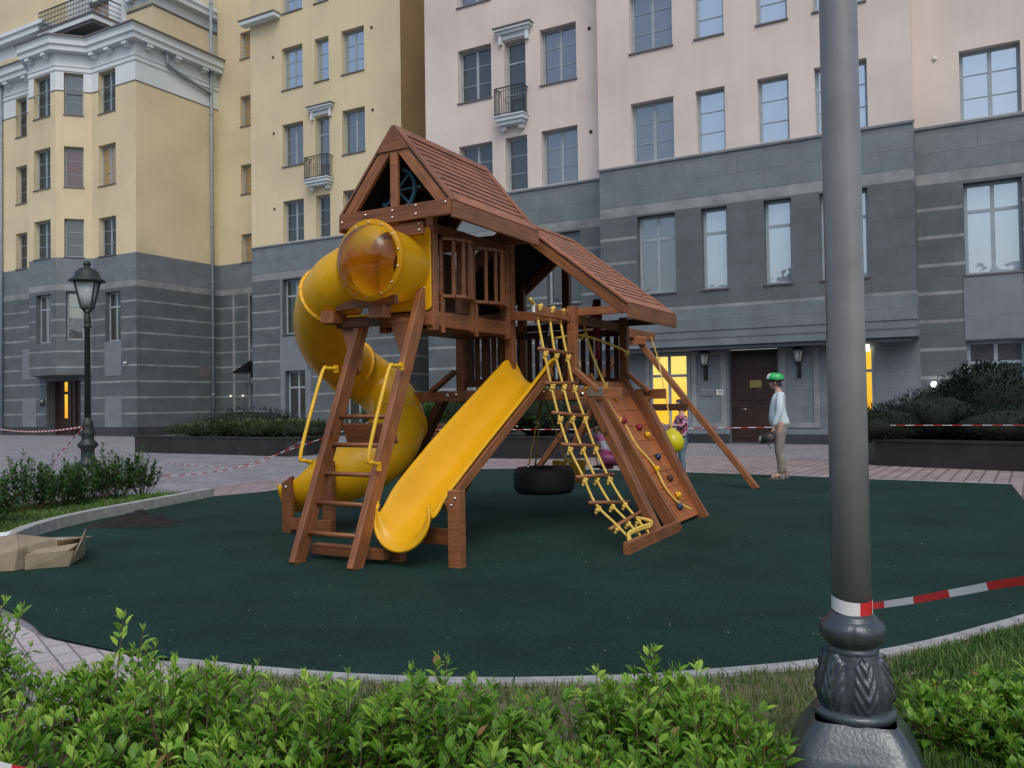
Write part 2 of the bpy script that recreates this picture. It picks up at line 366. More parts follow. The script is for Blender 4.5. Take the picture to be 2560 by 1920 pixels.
def build(mb, name, mats, parent=None, base=(0, 0, 0), fr=W_, bevel=0, label=None, cat=None, group=None, kind=None, sub=0, solid=0):
    if isinstance(mats, str): mats = [mats]
    if parent is not None: base, fr = ORG[parent.name]
    base = Vector(base)
    o = bpy.data.objects.new(name, mesh_of(mb, name, mats, base)); col.objects.link(o)
    if parent is not None: o.parent = parent
    else: o.location = fr.mat @ base; o.rotation_euler = (0, 0, fr.ang)
    ORG[o.name] = (base, fr)
    if solid: md = o.modifiers.new('Solidify', 'SOLIDIFY'); md.thickness = solid; md.offset = 0
    if sub: md = o.modifiers.new('Subdivision', 'SUBSURF'); md.levels = sub; md.render_levels = sub
    if bevel: md = o.modifiers.new('Bevel', 'BEVEL'); md.width = bevel; md.segments = 2; md.limit_method = 'ANGLE'; md.angle_limit = R(40)
    return tag(o, label, cat, group, kind)
def catmull(pts, n=8):
    pts = [Vector(p) for p in pts]; P = [pts[0] * 2 - pts[1]] + pts + [pts[-1] * 2 - pts[-2]]; out = []
    for i in range(1, len(P) - 2):
        for k in range(n):
            t = k / n; a, b, c, d = P[i - 1:i + 3]
            out.append(.5 * ((2 * b) + (c - a) * t + (2 * a - 5 * b + 4 * c - d) * t * t + (3 * b - a - 3 * c + d) * t ** 3))
    return out + [pts[-1]]
exec_parts = []
M['scrap'] = plain('pale_scrap', (.45, .45, .3), .8); M['lampiron'] = plain('dark_green_iron', (.016, .026, .024), .5); SUN_E = .45; SKY_E = .16
# ------------------------------------------------------------------ walls, windows
ZST = 9.0
STR = [1.12 + .79 * k for k in range(8)]
def FA(w): return lambda a, d, z: Vector((a, w + d, z))          # facade facing the camera side, a runs right
def FB(u): return lambda a, d, z: Vector((u - d, a, z))          # facade facing right, a runs away
def FC(p0, p1):                                                  # free facade from p0 to p1 (plan), outside on the right-hand side of p0->p1
    p0 = Vector((*p0, 0)); p1 = Vector((*p1, 0)); e = (p1 - p0).normalized(); n = Vector((-e.y, e.x, 0))
    return lambda a, d, z: p0 + e * a + n * d + Vector((0, 0, z))
def wall(mb, F, a0, a1, z0, z1, holes=(), depth=.32, zc=(), mf=lambda z, a: 0, rm=None, ac=()):
    xs = sorted({a0, a1, *[x for h in holes for x in h[:2] if a0 < x < a1], *[x for x in ac if a0 < x < a1]})
    zs = sorted({z0, z1, *[z for h in holes for z in h[2:4] if z0 < z < z1], *[z for z in zc if z0 < z < z1]})
    for i in range(len(xs) - 1):
        for j in range(len(zs) - 1):
            ca, cz = (xs[i] + xs[i + 1]) / 2, (zs[j] + zs[j + 1]) / 2
            if any(h[0] < ca < h[1] and h[2] < cz < h[3] for h in holes): continue
            mb.add([F(xs[i], 0, zs[j]), F(xs[i + 1], 0, zs[j]), F(xs[i + 1], 0, zs[j + 1]), F(xs[i], 0, zs[j + 1])], [(0, 1, 2, 3)], (0, 0, 1), mf(cz, ca))
    for h in holes:
        b0, b1, c0, c1 = h[:4]; dp = h[4] if len(h) > 4 else depth
        m = mf((c0 + c1) / 2, (b0 + b1) / 2) if rm is None else rm
        for q in (((b0, c0), (b0, c1)), ((b1, c1), (b1, c0)), ((b0, c1), (b1, c1)), ((b1, c0), (b0, c0))):
            (p, r), (s, t) = q
            mb.add([F(p, 0, r), F(p, dp, r), F(s, dp, t), F(s, 0, t)], [(0, 1, 2, 3)], (0, 0, 1), m)
zstr = [z for c in STR for z in (c - .045, c + .045)] + [.45, 7.36, 7.66, ZST]
def stonef(up, stripes=True, plinth=True):
    def f(z, a):
        if z > ZST: return up
        if z > 7.66: return 2
        if z > 7.36: return 3
        if plinth and z < .45: return 4
        if stripes and any(abs(z - c) < .046 for c in STR): return 3
        return 1
    return f
def fbox(mb, F, a0, a1, d0, d1, z0, z1, m=0, ax=(0, 0, 1)):
    vs = [F(a, d, z) for a in (a0, a1) for d in (d0, d1) for z in (z0, z1)]
    mb.add(vs, [(0, 1, 3, 2), (4, 6, 7, 5), (0, 4, 5, 1), (2, 3, 7, 6), (0, 2, 6, 4), (1, 5, 7, 3)], ax, m)
def window(par, F, h, kind='casement', glass='glass_mid', depth=.3, sill=True, lit=None):
    a0, a1, z0, z1 = h[:4]; fw = .09; D = depth - .06; mb = MB()
    fbox(mb, F, a0, a1, D, D + .06, z0, z0 + fw); fbox(mb, F, a0, a1, D, D + .06, z1 - fw, z1)
    fbox(mb, F, a0, a0 + fw, D, D + .06, z0 + fw, z1 - fw); fbox(mb, F, a1 - fw, a1, D, D + .06, z0 + fw, z1 - fw)
    w = a1 - a0; mid = (a0 + a1) / 2
    def vbar(a, t, zz0=None, zz1=None): fbox(mb, F, a - t / 2, a + t / 2, D + .003, D + .055, zz0 or z0 + fw, zz1 or z1 - fw)
    def hbar(z, t, b0=None, b1=None): fbox(mb, F, b0 or a0 + fw, b1 or a1 - fw, D + .006, D + .052, z - t / 2, z + t / 2)
    if kind == 'casement':      # two leaves, two glazing bars each
        vbar(mid, .11); [hbar(z0 + (z1 - z0) * k / 3, .03) for k in (1, 2)]
    elif kind == 'single': [hbar(z0 + (z1 - z0) * k / 3, .03) for k in (1, 2)]
    elif kind == 'transom2': hbar(z0 + (z1 - z0) * .70, .09); vbar(mid, .10)
    elif kind == 'transom1': hbar(z0 + (z1 - z0) * .70, .09)
    elif kind == 'door': hbar(z0 + (z1 - z0) * .72, .07); hbar(z0 + (z1 - z0) * .3, .03)
    fr = build(mb, 'window', 'frame', par, bevel=.006)
    g = MB(); fbox(g, F, a0 + fw, a1 - fw, D + .028, D + .034, z0 + fw, z1 - fw); build(g, 'pane', glass, fr)
    if sill:
        s = MB(); fbox(s, F, a0 - .03, a1 + .03, -.05, D, z0 - .035, z0 + .012); build(s, 'sill', 'sill', fr)
    return fr
def cornice(mb, F, a0, a1, prof, m=0):
    """prof: list of (z0, z1, outward) steps"""
    for z0, z1, o in prof: fbox(mb, F, a0, a1, -o, .02, z0, z1, m)
def balcony(par, F, a0, a1, z0, door):
    mb = MB(); fbox(mb, F, a0 + .04, a1 - .04, -.42, 0, z0 - .14, z0); fbox(mb, F, a0, a1, -.48, 0, z0, z0 + .05)
    fbox(mb, F, a0 + .12, a1 - .12, -.34, 0, z0 - .26, z0 - .14)
    for a in (a0 + .28, a1 - .28): fbox(mb, F, a - .09, a + .09, -.2, 0, z0 - .42, z0 - .26)
    s = build(mb, 'balcony', 'white', par, bevel=.01)
    r = MB(); zt = z0 + 1.05; D = -.42
    for z, t in ((zt, .035), (zt - .12, .018), (z0 + .12, .02)):
        r.beam(F(a0 + .05, D, z), F(a1 - .05, D, z), t, t); r.beam(F(a0 + .06, D, z), F(a0 + .06, 0, z), t, t); r.beam(F(a1 - .06, D, z), F(a1 - .06, 0, z), t, t)
    n = 12
    for i in range(n + 1):
        a = a0 + .06 + (a1 - a0 - .12) * i / n; r.beam(F(a, D, z0 + .05), F(a, D, zt), .014 if i % n else .03, .014 if i % n else .03)
    for i in range(1, 5):
        for a in (a0 + .06, a1 - .06): r.beam(F(a, D * i / 5, z0 + .05), F(a, D * i / 5, zt), .014, .014)
    c = (a0 + a1) / 2
    r.tube([F(c + .13 * math.cos(t * math.pi / 8), D, z0 + .55 + .13 * math.sin(t * math.pi / 8)) for t in range(16)], .009, 5, closed=True)
    build(r, 'railing', 'iron', s)
    p = MB(); b0, b1 = door[0] - .22, door[1] + .22; zt = door[3]
    fbox(p, F, b0 - .12, b1 + .12, -.30, 0, zt + .42, zt + .47, 1); fbox(p, F, b0 - .08, b1 + .08, -.26, 0, zt + .33, zt + .42)
    fbox(p, F, b0, b1, -.18, 0, zt + .23, zt + .33); fbox(p, F, b0 + .05, b1 - .05, -.06, 0, zt + .05, zt + .23)
    for a in (b0 + .05, b1 - .05 - .12): fbox(p, F, a, a + .12, -.14, 0, zt - .12, zt + .23)
    build(p, 'door_hood', ['white', 'sill'], par, bevel=.008)

def glass_for(r, opts): return opts[int(r * len(opts)) % len(opts)]
ROWS = [(9.03, 10.98), (12.6, 14.6), (16.22, 18.22), (19.86, 21.86)]

# ---------------------------------------------------- pink wing
pink = thing('apartment_building', (-10, 27, 0), BF, 'pale pink apartment wing with a grey stone base behind the climbing frame', 'building')
F = FA(26.4); mb = MB(); Fb = FA(25.5)
colsP = [(-16.95, -15.5, 'casement'), (-14.95, -14.05, 'single'), (-13.48, -12.07, 'casement')]
hP = []; wins = []
for ri, (z0, z1) in enumerate(ROWS):
    for ci, (a0, a1, k) in enumerate(colsP):
        if ri == 1 and ci == 1: h = (a0, a1 - .02, 11.78, 14.5); wins.append((F, h, 'door', 'glass_dark', False)); door_p = h
        else: h = (a0, a1, z0, z1); wins.append((F, h, k, 'glass_dark' if ri < 2 and ci < 2 else 'glass_mid', ri > 0))
        hP.append(h)
for a0, a1 in ((-16.9, -15.6), (-14.9, -14.05), (-13.35, -12.05)):
    h = (a0, a1, 4.8, 7.3); hP.append(h); wins.append((F, h, 'transom2', 'glass_dark', True))
for a0, a1 in ((-16.6, -15.7), (-13.2, -12.3)):
    h = (a0, a1, .9, 2.9); hP.append(h); wins.append((F, h, 'transom2', 'glass_dark', True))
wall(mb, F, -18.45, -10.9, 0, 24, hP, zc=zstr, mf=stonef(0))
# right wing beyond the bay
hR = [(-.4, 1.06, z0, z1) for z0, z1 in ROWS]
for h, z in zip(hR, range(4)): wins.append((F, h, 'casement', 'glass_sky', z > 0))
for h, k, g in (((-.38, 1.01, 4.72, 7.28), 'transom2', 'glass_white'), ((-.4, 1.0, .9, 2.9), 'transom2', 'glass_mid')):
    hR.append(h); wins.append((F, h, k, g, True))
wall(mb, F, -1.55, 7.5, 0, 24, hR, zc=zstr, mf=stonef(0))
# bay
hB = []
colsB = [(-9.76, -8.33, 'casement'), (-7.62, -6.71, 'single'), (-5.73, -4.82, 'single'), (-4.1, -2.68, 'casement')]
gl = [['glass_mid', 'glass_sky', 'glass_sky', 'glass_sky'], ['glass_mid', 'glass_sky', 'glass_sky', 'glass_sky'], ['glass_mid'] * 4, ['glass_mid'] * 4]
for ri, (z0, z1) in enumerate(ROWS):
    for ci, (a0, a1, k) in enumerate(colsB):
        h = (a0, a1, z0, z1); hB.append(h); wins.append((Fb, h, k, gl[ri][ci], ri > 0))
for ci, (a0, a1, k, g) in enumerate([(-9.62, -8.35, 'transom2', 'glass_mid'), (-7.52, -6.72, 'transom1', 'glass_white'), (-5.62, -4.82, 'transom1', 'glass_white'), (-4.03, -2.74, 'transom2', 'glass_white')]):
    h = (a0, a1, 4.78, 7.3); hB.append(h); wins.append((Fb, h, k, g, True))
def bayf(z, a):
    if z > ZST: return 0
    if z > 7.66: return 2
    if z > 7.36: return 3
    if a < -9.65 and any(abs(z - c) < .046 for c in STR): return 3
    if 4.215 < z < 4.305: return 3
    return 2 if z < 4.2 else 1
wall(mb, Fb, -10.9, -1.55, 3.05, 24, hB, zc=zstr + [4.215, 4.305, 3.3, 3.55], mf=bayf, ac=[-9.65])
wall(mb, FB(-1.55), 25.5, 26.4, 3.05, 24, zc=zstr, mf=bayf)
wall(mb, FC((-10.9, 26.4), (-10.9, 25.5)), 0, .9, 3.05, 24, zc=zstr, mf=bayf)
mb.add([(-10.9, 25.5, 3.05), (-1.55, 25.5, 3.05), (-1.55, 26.4, 3.05), (-10.9, 26.4, 3.05)], [(0, 1, 2, 3)], (1, 0, 0), 1)
# bay ledges
for z0, z1, o in ((3.28, 3.33, .02), (3.52, 3.57, .03), (8.93, 9.0, .05)): fbox(mb, Fb, -10.9 - o, -1.55 + o, -o, .01, z0, z1, 2)
fbox(mb, F, -18.5, -10.9, -.05, .01, 8.93, 9.002, 2); fbox(mb, F, -1.55, 7.5, -.05, .01, 8.93, 9.002, 2)
fbox(mb, Fb, -10.7, -1.7, .12, .3, 2.93, 3.05, 1)
# ground-floor entrance wall
hE = [(-9.62, -8.3, .5, 2.9, .15), (-7.0, -5.49, .03, 2.95, .3), (-3.9, -2.76, .5, 2.88, .15)]
def entf(z, a): return 4 if z < .3 else (5 if z < .46 else 2)
wall(mb, F, -10.9, -1.55, 0, 3.05, hE, zc=[.3, .46], mf=entf)
for a0, a1 in ((-8.2, -7.08), (-5.42, -4.28)):   # pale stone frames beside the door
    for b in ((a0, a0 + .17, .5, 2.92), (a1 - .17, a1, .5, 2.92), (a0 + .17, a1 - .17, .5, .66), (a0 + .17, a1 - .17, 2.8, 2.92)):
        fbox(mb, F, b[0], b[1], -.035, .0, b[2], b[3], 3)
fbox(mb, F, -.43, .98, -.02, 0, 2.93, 4.68, 5)
for a0, a1 in ((-9.75, -9.62), (-8.3, -8.24)): fbox(mb, F, a0, a1, -.02, 0, .46, 2.98, 3)
wall(mb, FC((-18.45, 36), (-18.45, 26.4)), 0, 9.6, 0, 24, zc=zstr, mf=stonef(0))
wall(mb, FB(7.5), 26.4, 36, 0, 24, zc=zstr, mf=stonef(0))
mb.add([(-18.45, 26.4, 24), (7.5, 26.4, 24), (7.5, 36, 24), (-18.45, 36, 24)], [(0, 1, 2, 3)], (1, 0, 0), 2)
mb.add([(-10.9, 25.5, 24), (-1.55, 25.5, 24), (-1.55, 26.4, 24), (-10.9, 26.4, 24)], [(0, 1, 2, 3)], (1, 0, 0), 2)
WM = lambda w: [w, 'stone', 'stoneup', 'stripe', 'plinth', 'stonepanel']
build(mb, 'wall', WM('pink'), pink)
for f, h, k, g, s in wins: window(pink, f, h, k, g, sill=s)
balcony(pink, F, -15.19, -13.94, 11.62, door_p)
lw = window(pink, F, hE[0], 'transom2', 'lit', .15, False); lw['label'] = 'window lit bright yellow from inside'
lw2 = window(pink, F, hE[2], 'transom2', 'lit2', .15, False); lw2['label'] = 'window glowing orange from inside'
d = MB(); fbox(d, F, -6.98, -5.51, .2, .28, .03, 2.93)
for z0, z1 in ((.15, 1.2), (1.35, 2.2), (2.32, 2.8)):
    for a0, a1 in ((-6.85, -6.3), (-6.2, -5.64)): fbox(d, F, a0, a1, .175, .2, z0, z1)
dr = build(d, 'door', 'door', pink, bevel=.01)
x = MB(); fbox(x, F, -6.38, -6.02, .155, .172, 1.74, 1.97); build(x, 'name_plate', 'brass', dr)
x = MB(); x.tube([F(-6.62, .1, 1.07), F(-6.48, .1, 1.07)], .013); x.tube([F(-6.62, .1, 1.07), F(-6.62, .2, 1.07)], .012); build(x, 'handle', 'steel', dr)
x = MB(); fbox(x, F, -7.88, -7.49, -.03, 0, 1.5, 1.7); build(x, 'sign_plate', 'steel', pink, bevel=.004)
x = MB(); fbox(x, F, -7.39, -7.17, -.045, -.001, 1.52, 1.7); ic = build(x, 'intercom', 'whitepl', pink, bevel=.005)
x = MB()
for i, (a, z) in enumerate(((-7.34, 1.66), (-7.31, 1.66), (-7.27, 1.65), (-7.23, 1.66), (-7.23, 1.61), (-7.30, 1.60))): fbox(x, F, a, a + .022, -.05, -.045, z - .03, z)
build(x, 'button', 'blackpl', ic)
def wall_lantern(par, F, a, z, glass='lampglass'):
    x = MB(); c = F(a, -.22, z)
    x.lathe(c + Vector((0, 0, .34)), [(.19, 0), (.14, .06), (.06, .11), (.025, .14), (.03, .17), (.0, .2)], 6)
    x.lathe(c + Vector((0, 0, -.04)), [(.02, -.1), (.07, -.03), (.10, .0), (.10, .03)], 6)
    for k in range(6):
        t = k * math.pi / 3; x.beam(c + Vector((.10 * math.cos(t), .10 * math.sin(t), 0)), c + Vector((.165 * math.cos(t), .165 * math.sin(t), .34)), .014, .014)
    fbox(x, F, a - .06, a + .06, -.03, 0, z - .5, z - .05)
    x.tube(catmull([F(a, -.02, z - .42), F(a, -.16, z - .45), F(a, -.24, z - .3), F(a, -.22, z - .1)], 5), .022, 6)
    l = build(x, 'wall_lamp', 'iron', par)
    g = MB(); g.lathe(c, [(.095, 0), (.155, .33)], 6); build(g, 'lamp_shade', glass, l)
wall_lantern(pink, F, -7.72, 2.5); wall_lantern(pink, F, -4.86, 2.5)
x = MB(); x.ball(F(-1.22, -.10, 1.72), .085); b = build(x, 'wall_lamp', 'lampglow', pink); b['label'] = 'round white lamp that is switched on'
x = MB(); fbox(x, F, -1.25, -1.19, -.1, 0, 1.62, 1.66); build(x, 'bracket', 'iron', b)
x = MB(); fbox(x, F, -3.05, -2.88, -.16, 0, 2.72, 2.92); b = build(x, 'wall_lamp', 'lampwarm', pink, bevel=.01); b['label'] = 'small square lamp glowing above the orange window'
for a, z in ((-11.56, 14.22), (-11.56, 10.64)):
    x = MB(); x.tube([F(a, -.03, z), F(a, .0, z)], .06, 10); build(x, 'wall_vent', 'blackpl', pink)
x = MB(); x.tube([F(-1.0, -.03, 10.9), F(-1.0, 0, 10.9)], .07, 10); build(x, 'wall_vent', 'whitepl', pink)

# ---------------------------------------------------- yellow wing
yel = thing('apartment_building', (-26, 29.5, 0), BF, 'yellow apartment wing with one small balcony, between the corner tower and the pink wing', 'building')
F = FA(29.1); mb = MB(); hY = []; wins = []
colsY = [(-28.54, -27.24, 'casement'), (-26.5, -25.65, 'single'), (-24.9, -23.6, 'casement')]
for ri, (z0, z1) in enumerate(ROWS):
    for ci, (a0, a1, k) in enumerate(colsY):
        if ri == 1 and ci == 1: h = (a0, a1, 11.75, 14.6); door_y = h; wins.append((F, h, 'door', 'glass_mid', False))
        else: h = (a0, a1, z0, z1); wins.append((F, h, k, ['glass_dark', 'glass_mid', 'glass_sky', 'glass_sky'][ri], ri > 0))
        hY.append(h)
for a0, a1 in ((-28.62, -27.26), (-26.5, -25.6), (-24.9, -23.6)):
    h = (a0, a1, 4.72, 7.3); hY.append(h); wins.append((F, h, 'transom2', 'glass_dark', True))
for a0, a1 in ((-28.5, -27.24), (-24.9, -23.6)):
    h = (a0, a1, .45, 3.0); hY.append(h); wins.append((F, h, 'transom2', 'glass_dark', False))
wall(mb, F, -30.6, -21.62, 0, 24, hY, zc=zstr, mf=stonef(0))
wall(mb, FB(-21.62), 29.1, 36, 0, 24, zc=zstr, mf=lambda z, a: 6 if z > ZST else stonef(0)(z, a))
hI = [(-34.2, -33.15, z0, z1) for z0, z1 in ((8.97 + .03, 10.5), (12.62, 14.2), (16.24, 17.87), (19.86, 21.3))]
FI = FA(31.8)
for h in hI: wins.append((FI, h, 'single', 'glass_curt', True))
hI2 = [(-33.6, -32.6, 4.8, 7.2)]; wins.append((FI, hI2[0], 'transom2', 'glass_dark', True))
hI3 = [(-32.6, -31.6, .03, 2.9, .3)]
wall(mb, FI, -35.9, -30.6, 0, 24, hI + hI2 + hI3, zc=zstr, mf=stonef(0))
wall(mb, FC((-30.6, 31.8), (-30.6, 29.1)), 0, 2.7, 0, 24, zc=zstr, mf=stonef(0))
mb.add([(-30.6, 29.1, 24), (-21.62, 29.1, 24), (-21.62, 36, 24), (-30.6, 36, 24)], [(0, 1, 2, 3)], (1, 0, 0), 2)
wall(mb, FA(34), -21.62, -18.45, 0, 24, zc=zstr, mf=stonef(0))
fbox(mb, F, -30.65, -21.6, -.05, .01, 8.93, 9.002, 2)
for a0, a1, z0, z1 in ((-28.78, -28.62, 4.6, 7.36), (-27.26, -27.1, 4.6, 7.36), (-28.8, -27.1, 3.02, 4.6), (-28.78, -28.5, .45, 3.02), (-27.24, -26.9, .45, 3.02)): fbox(mb, F, a0, a1, -.018, 0, z0, z1, 5)
for a0, a1, z0, z1 in ((-34.9, -34.72, .2, 7.36), (-33.75, -33.6, .2, 7.36)): fbox(mb, FI, a0, a1, -.02, 0, z0, z1, 3)
build(mb, 'wall', WM('ywall') + ['brownwall'], yel)
for f, h, k, g, s in wins: window(yel, f, h, k, g, sill=s)
balcony(yel, F, -26.85, -25.4, 11.62, door_y)
x = MB(); fbox(x, F, -30.9, -28.62, -.42, 0, 19.72, 19.9); fbox(x, F, -30.95, -28.6, -.46, 0, 19.9, 19.96, 1); build(x, 'cornice', ['white', 'sill'], yel)
x = MB(); fbox(x, FI, -32.58, -31.62, .2, .27, .03, 2.88); build(x, 'door', 'door', yel)
x = MB()   # wrought entrance canopy
for a in (-33.5, -31.0): x.beam(FI(a, 0, 3.1), FI(a, -1.2, 3.1), .05, .05)
x.beam(FI(-33.5, -1.2, 3.1), FI(-31, -1.2, 3.1), .05, .07); x.beam(FI(-33.5, -1.2, 3.1), FI(-32.25, -1.2, 3.65), .05, .05); x.beam(FI(-31, -1.2, 3.1), FI(-32.25, -1.2, 3.65), .05, .05)
x.add([FI(-33.6, -1.3, 3.1), FI(-32.25, -1.3, 3.7), FI(-32.25, 0, 3.7), FI(-33.6, 0, 3.1)], [(0, 1, 2, 3)]); x.add([FI(-30.9, -1.3, 3.1), FI(-32.25, -1.3, 3.7), FI(-32.25, 0, 3.7), FI(-30.9, 0, 3.1)], [(0, 1, 2, 3)])
for i in range(9): x.beam(FI(-33.3 + i * .26, -1.2, 3.1), FI(-33.3 + i * .26, -1.2, 3.1 + .5 * (1 - abs(i - 4) / 4.6)), .02, .02)
build(x, 'canopy', 'iron', yel); wall_lantern(yel, FI, -33.2, 2.55)
for a, z in ((-29.08, 17.94), (-23.16, 18.0), (-23.15, 14.34), (-29.08, 14.3), (-29.08, 10.7)):
    x = MB(); x.tube([F(a, -.03, z), F(a, .0, z)], .06, 10); build(x, 'wall_vent', 'blackpl', yel)
for a, z in ((-35.0, 1.95), (-34.1, 1.95), (-33.2, 1.6)):
    x = MB(); x.ball(FI(a, -.09, z), .04, 8); build(x, 'wall_lamp', 'lampwarm', yel)

# ---------------------------------------------------- corner tower
tow = thing('apartment_building', (-40, 29, 0), BF, 'yellow corner tower with white cornice, angular bay and striped grey stone base, leftmost', 'building')
T = 26.7; F = FA(T); Fy = FA(25.5); Fc = FC((-40.45, 25.5), (-39.3, T)); Fd = FC((-43.95, T), (-42.75, 25.5)); FR = FB(-35.9); mb = MB()
Lc = math.hypot(1.15, 1.2); wins = []
def towf(z, a):
    if z > 17.47: return 5
    return stonef(0)(z, a)
def rows(a0, a1, kinds, F, lst, gls):
    for (z0, z1), g in zip([(9.03, 10.98), (12.58, 14.65), (16.25, 18.4)], gls):
        h = (a0, a1, z0, z1, .3); lst.append(h); wins.append((F, h, 'casement' if a1 - a0 > 1.05 else 'single', g, True))
h1 = []; rows(-38.78, -37.42, 0, F, h1, ['glass_dark', 'glass_curt', 'glass_dark'])
h = (-38.3, -37.1, 4.72, 7.2, .3); h1.append(h); wins.append((F, h, 'transom2', 'glass_dark', False))
wall(mb, F, -39.3, -35.9, 0, 19.9, h1, depth=.3, zc=zstr + [17.47], mf=towf)
h2 = []; rows(-45.95, -44.92, 0, F, h2, ['glass_dark', 'glass_dark', 'glass_dark'])
wall(mb, F, -47.3, -43.95, 0, 19.9, h2, depth=.3, zc=zstr + [17.47], mf=towf)
h3 = []; rows(-42.3, -40.88, 0, Fy, h3, ['glass_dark', 'glass_dark', 'glass_dark'])
h = (-42.15, -40.9, 4.72, 7.2, .3); h3.append(h); wins.append((Fy, h, 'transom2', 'glass_mid', False))
wall(mb, Fy, -42.75, -40.45, 3.1, 19.9, h3, depth=.3, zc=zstr + [17.47], mf=towf)
h4 = []; rows(.38, 1.28, 0, Fc, h4, ['glass_dark', 'glass_brown', 'glass_dark'])
h = (.45, 1.25, 4.85, 7.3, .3); h4.append(h); wins.append((Fc, h, 'transom1', 'glass_mid', False))
wall(mb, Fc, 0, Lc, 3.1, 19.9, h4, depth=.3, zc=zstr + [17.47], mf=towf)
wall(mb, Fd, 0, Lc, 3.1, 19.9, (), zc=zstr + [17.47], mf=towf)
mb.add([(-43.95, T, 3.1), (-42.75, 25.5, 3.1), (-40.45, 25.5, 3.1), (-39.3, T, 3.1)], [(0, 1, 2, 3)], (1, 0, 0), 1)
hD = [(-43.2, -40.3, .03, 2.85, .5)]
wall(mb, F, -43.95, -39.3, 0, 3.1, hD, zc=zstr, mf=towf)
wall(mb, FA(27.4), -56, -47.3, 0, 25, [(-50.5, -49.4, z0, z1) for z0, z1 in ROWS[:3]], zc=zstr + [17.47], mf=towf)
wall(mb, FR, T, 31.8, 0, 19.9, (), zc=zstr + [17.47], mf=towf)
wall(mb, FC((-47.3, 36), (-47.3, T)), 0, 9.3, 0, 19.9, (), zc=zstr + [17.47], mf=towf)
poly = [(-47.3, T), (-43.95, T), (-42.75, 25.5), (-40.45, 25.5), (-39.3, T), (-35.9, T), (-35.9, 31.8), (-47.3, 31.8)]
mb.add([(*p, 19.88) for p in poly], [tuple(range(8))], (1, 0, 0), 2)
for a0, a1, z0, z1 in ((-38.33, -37.05, 3.0, 4.7), (-38.33, -37.05, .45, 2.0), (-45.35, -44.1, 3.0, 4.65), (-45.35, -44.1, .45, 2.0)): fbox(mb, F, a0, a1, -.02, 0, z0, z1, 6)
build(mb, 'wall', ['ywall', 'stone', 'stoneup', 'stripe', 'plinth', 'white', 'stonepanel'], tow)
for f, h, k, g, s in wins: window(tow, f, h, k, g, .3, sill=s)
def mitre(poly, o):
    """offset an open outline to its right side by o, mitred"""
    P = [Vector((*p, 0)) for p in poly]; out = []
    for i, p in enumerate(P):
        ns = []
        if i: e = (p - P[i - 1]).normalized(); ns.append(Vector((e.y, -e.x, 0)))
        if i < len(P) - 1: e = (P[i + 1] - p).normalized(); ns.append(Vector((e.y, -e.x, 0)))
        n = sum(ns, Vector()) / len(ns); n = n / n.length_squared if len(ns) == 2 else n
        out.append(p + n * o)
    return out
def sweep(mb, poly, prof, m=0):
    """prof: [(outward, z), ...] swept along poly; m: one index or one per segment"""
    rings = [[v + Vector((0, 0, z)) for v in mitre(poly, o)] for o, z in prof]
    for j in range(len(prof) - 1):
        for i in range(len(poly) - 1):
            mb.add([rings[j][i], rings[j][i + 1], rings[j + 1][i + 1], rings[j + 1][i]], [(0, 1, 2, 3)], (0, 0, 1), m if isinstance(m, int) else m[j])
line = [(-47.3, T), (-43.95, T), (-42.75, 25.5), (-40.45, 25.5), (-39.3, T), (-35.9, T), (-35.9, 31.8)]
cm = MB(); sweep(cm, line, [(0, 18.47), (.05, 18.47), (.05, 18.5), (.03, 18.5), (.03, 18.7), (.07, 18.7), (.07, 18.75), (0, 18.75)])
sweep(cm, line, [(0, 19.38), (.38, 19.38), (.40, 19.38), (.40, 19.62), (.5, 19.66), (.5, 19.9), (.56, 19.98), (.56, 20.02)])
sweep(cm, line, [(.62, 20.02), (.62, 20.1), (.2, 20.28), (-.6, 20.45)], 1)
sweep(cm, line, [(.56, 20.02), (.62, 20.02)], 1)
sweep(cm, line, [(0.02, 17.44), (.03, 17.44), (.03, 17.47), (0, 17.49)], 1)
co = build(cm, 'cornice', ['white', 'sill'], tow)
def brk(F, a):
    bk = MB(); fbox(bk, F, a - .17, a + .17, -.36, 0, 19.22, 19.385); fbox(bk, F, a - .12, a + .12, -.24, 0, 19.12, 19.22); build(bk, 'bracket', 'white', co)
for a in (-38.9, -37.7): brk(F, a)
for a in (-36.3,): brk(F, a)
for a in (-42.35, -41.0): brk(Fy, a)
brk(F, -46.4); brk(F, -44.7)
for a in (27.3, 29.0, 30.7): brk(FR, a)
# set-back top storey, balcony and upper cornice
up = MB(); G = FA(28.1)
def upf(z, a): return 0 if z < 22.1 else 1
hu = [(-41.6, -39.9, 20.7, 23.2, .3)]
wall(up, G, -47.3, -36.4, 19.9, 27, hu, zc=[22.1], mf=lambda z, a: 1 if a < -38.5 or z > 21.9 else 0, ac=[-38.5], depth=.3)
wall(up, FB(-36.4), 28.1, 36, 19.9, 27, (), zc=[21.9, 23.1], mf=lambda z, a: 1 if 21.9 < z < 23.1 else 0)
wall(up, FC((-47.3, 36), (-47.3, 28.1)), 0, 7.9, 19.9, 25, (), mf=lambda z, a: 0)
up.add([(-47.3, 28.1, 27), (-36.4, 28.1, 27), (-36.4, 36, 27), (-47.3, 36, 27)], [(0, 1, 2, 3)], (1, 0, 0), 1)
l2 = [(-38.4, 28.1), (-36.4, 28.1), (-36.4, 36)]
sweep(up, l2, [(0, 21.85), (.04, 21.85), (.04, 21.95), (.0, 21.95)], 2)
sweep(up, l2, [(0, 22.5), (.4, 22.5), (.4, 22.75), (.5, 22.8), (.5, 23.0), (0, 23.1)], 1)
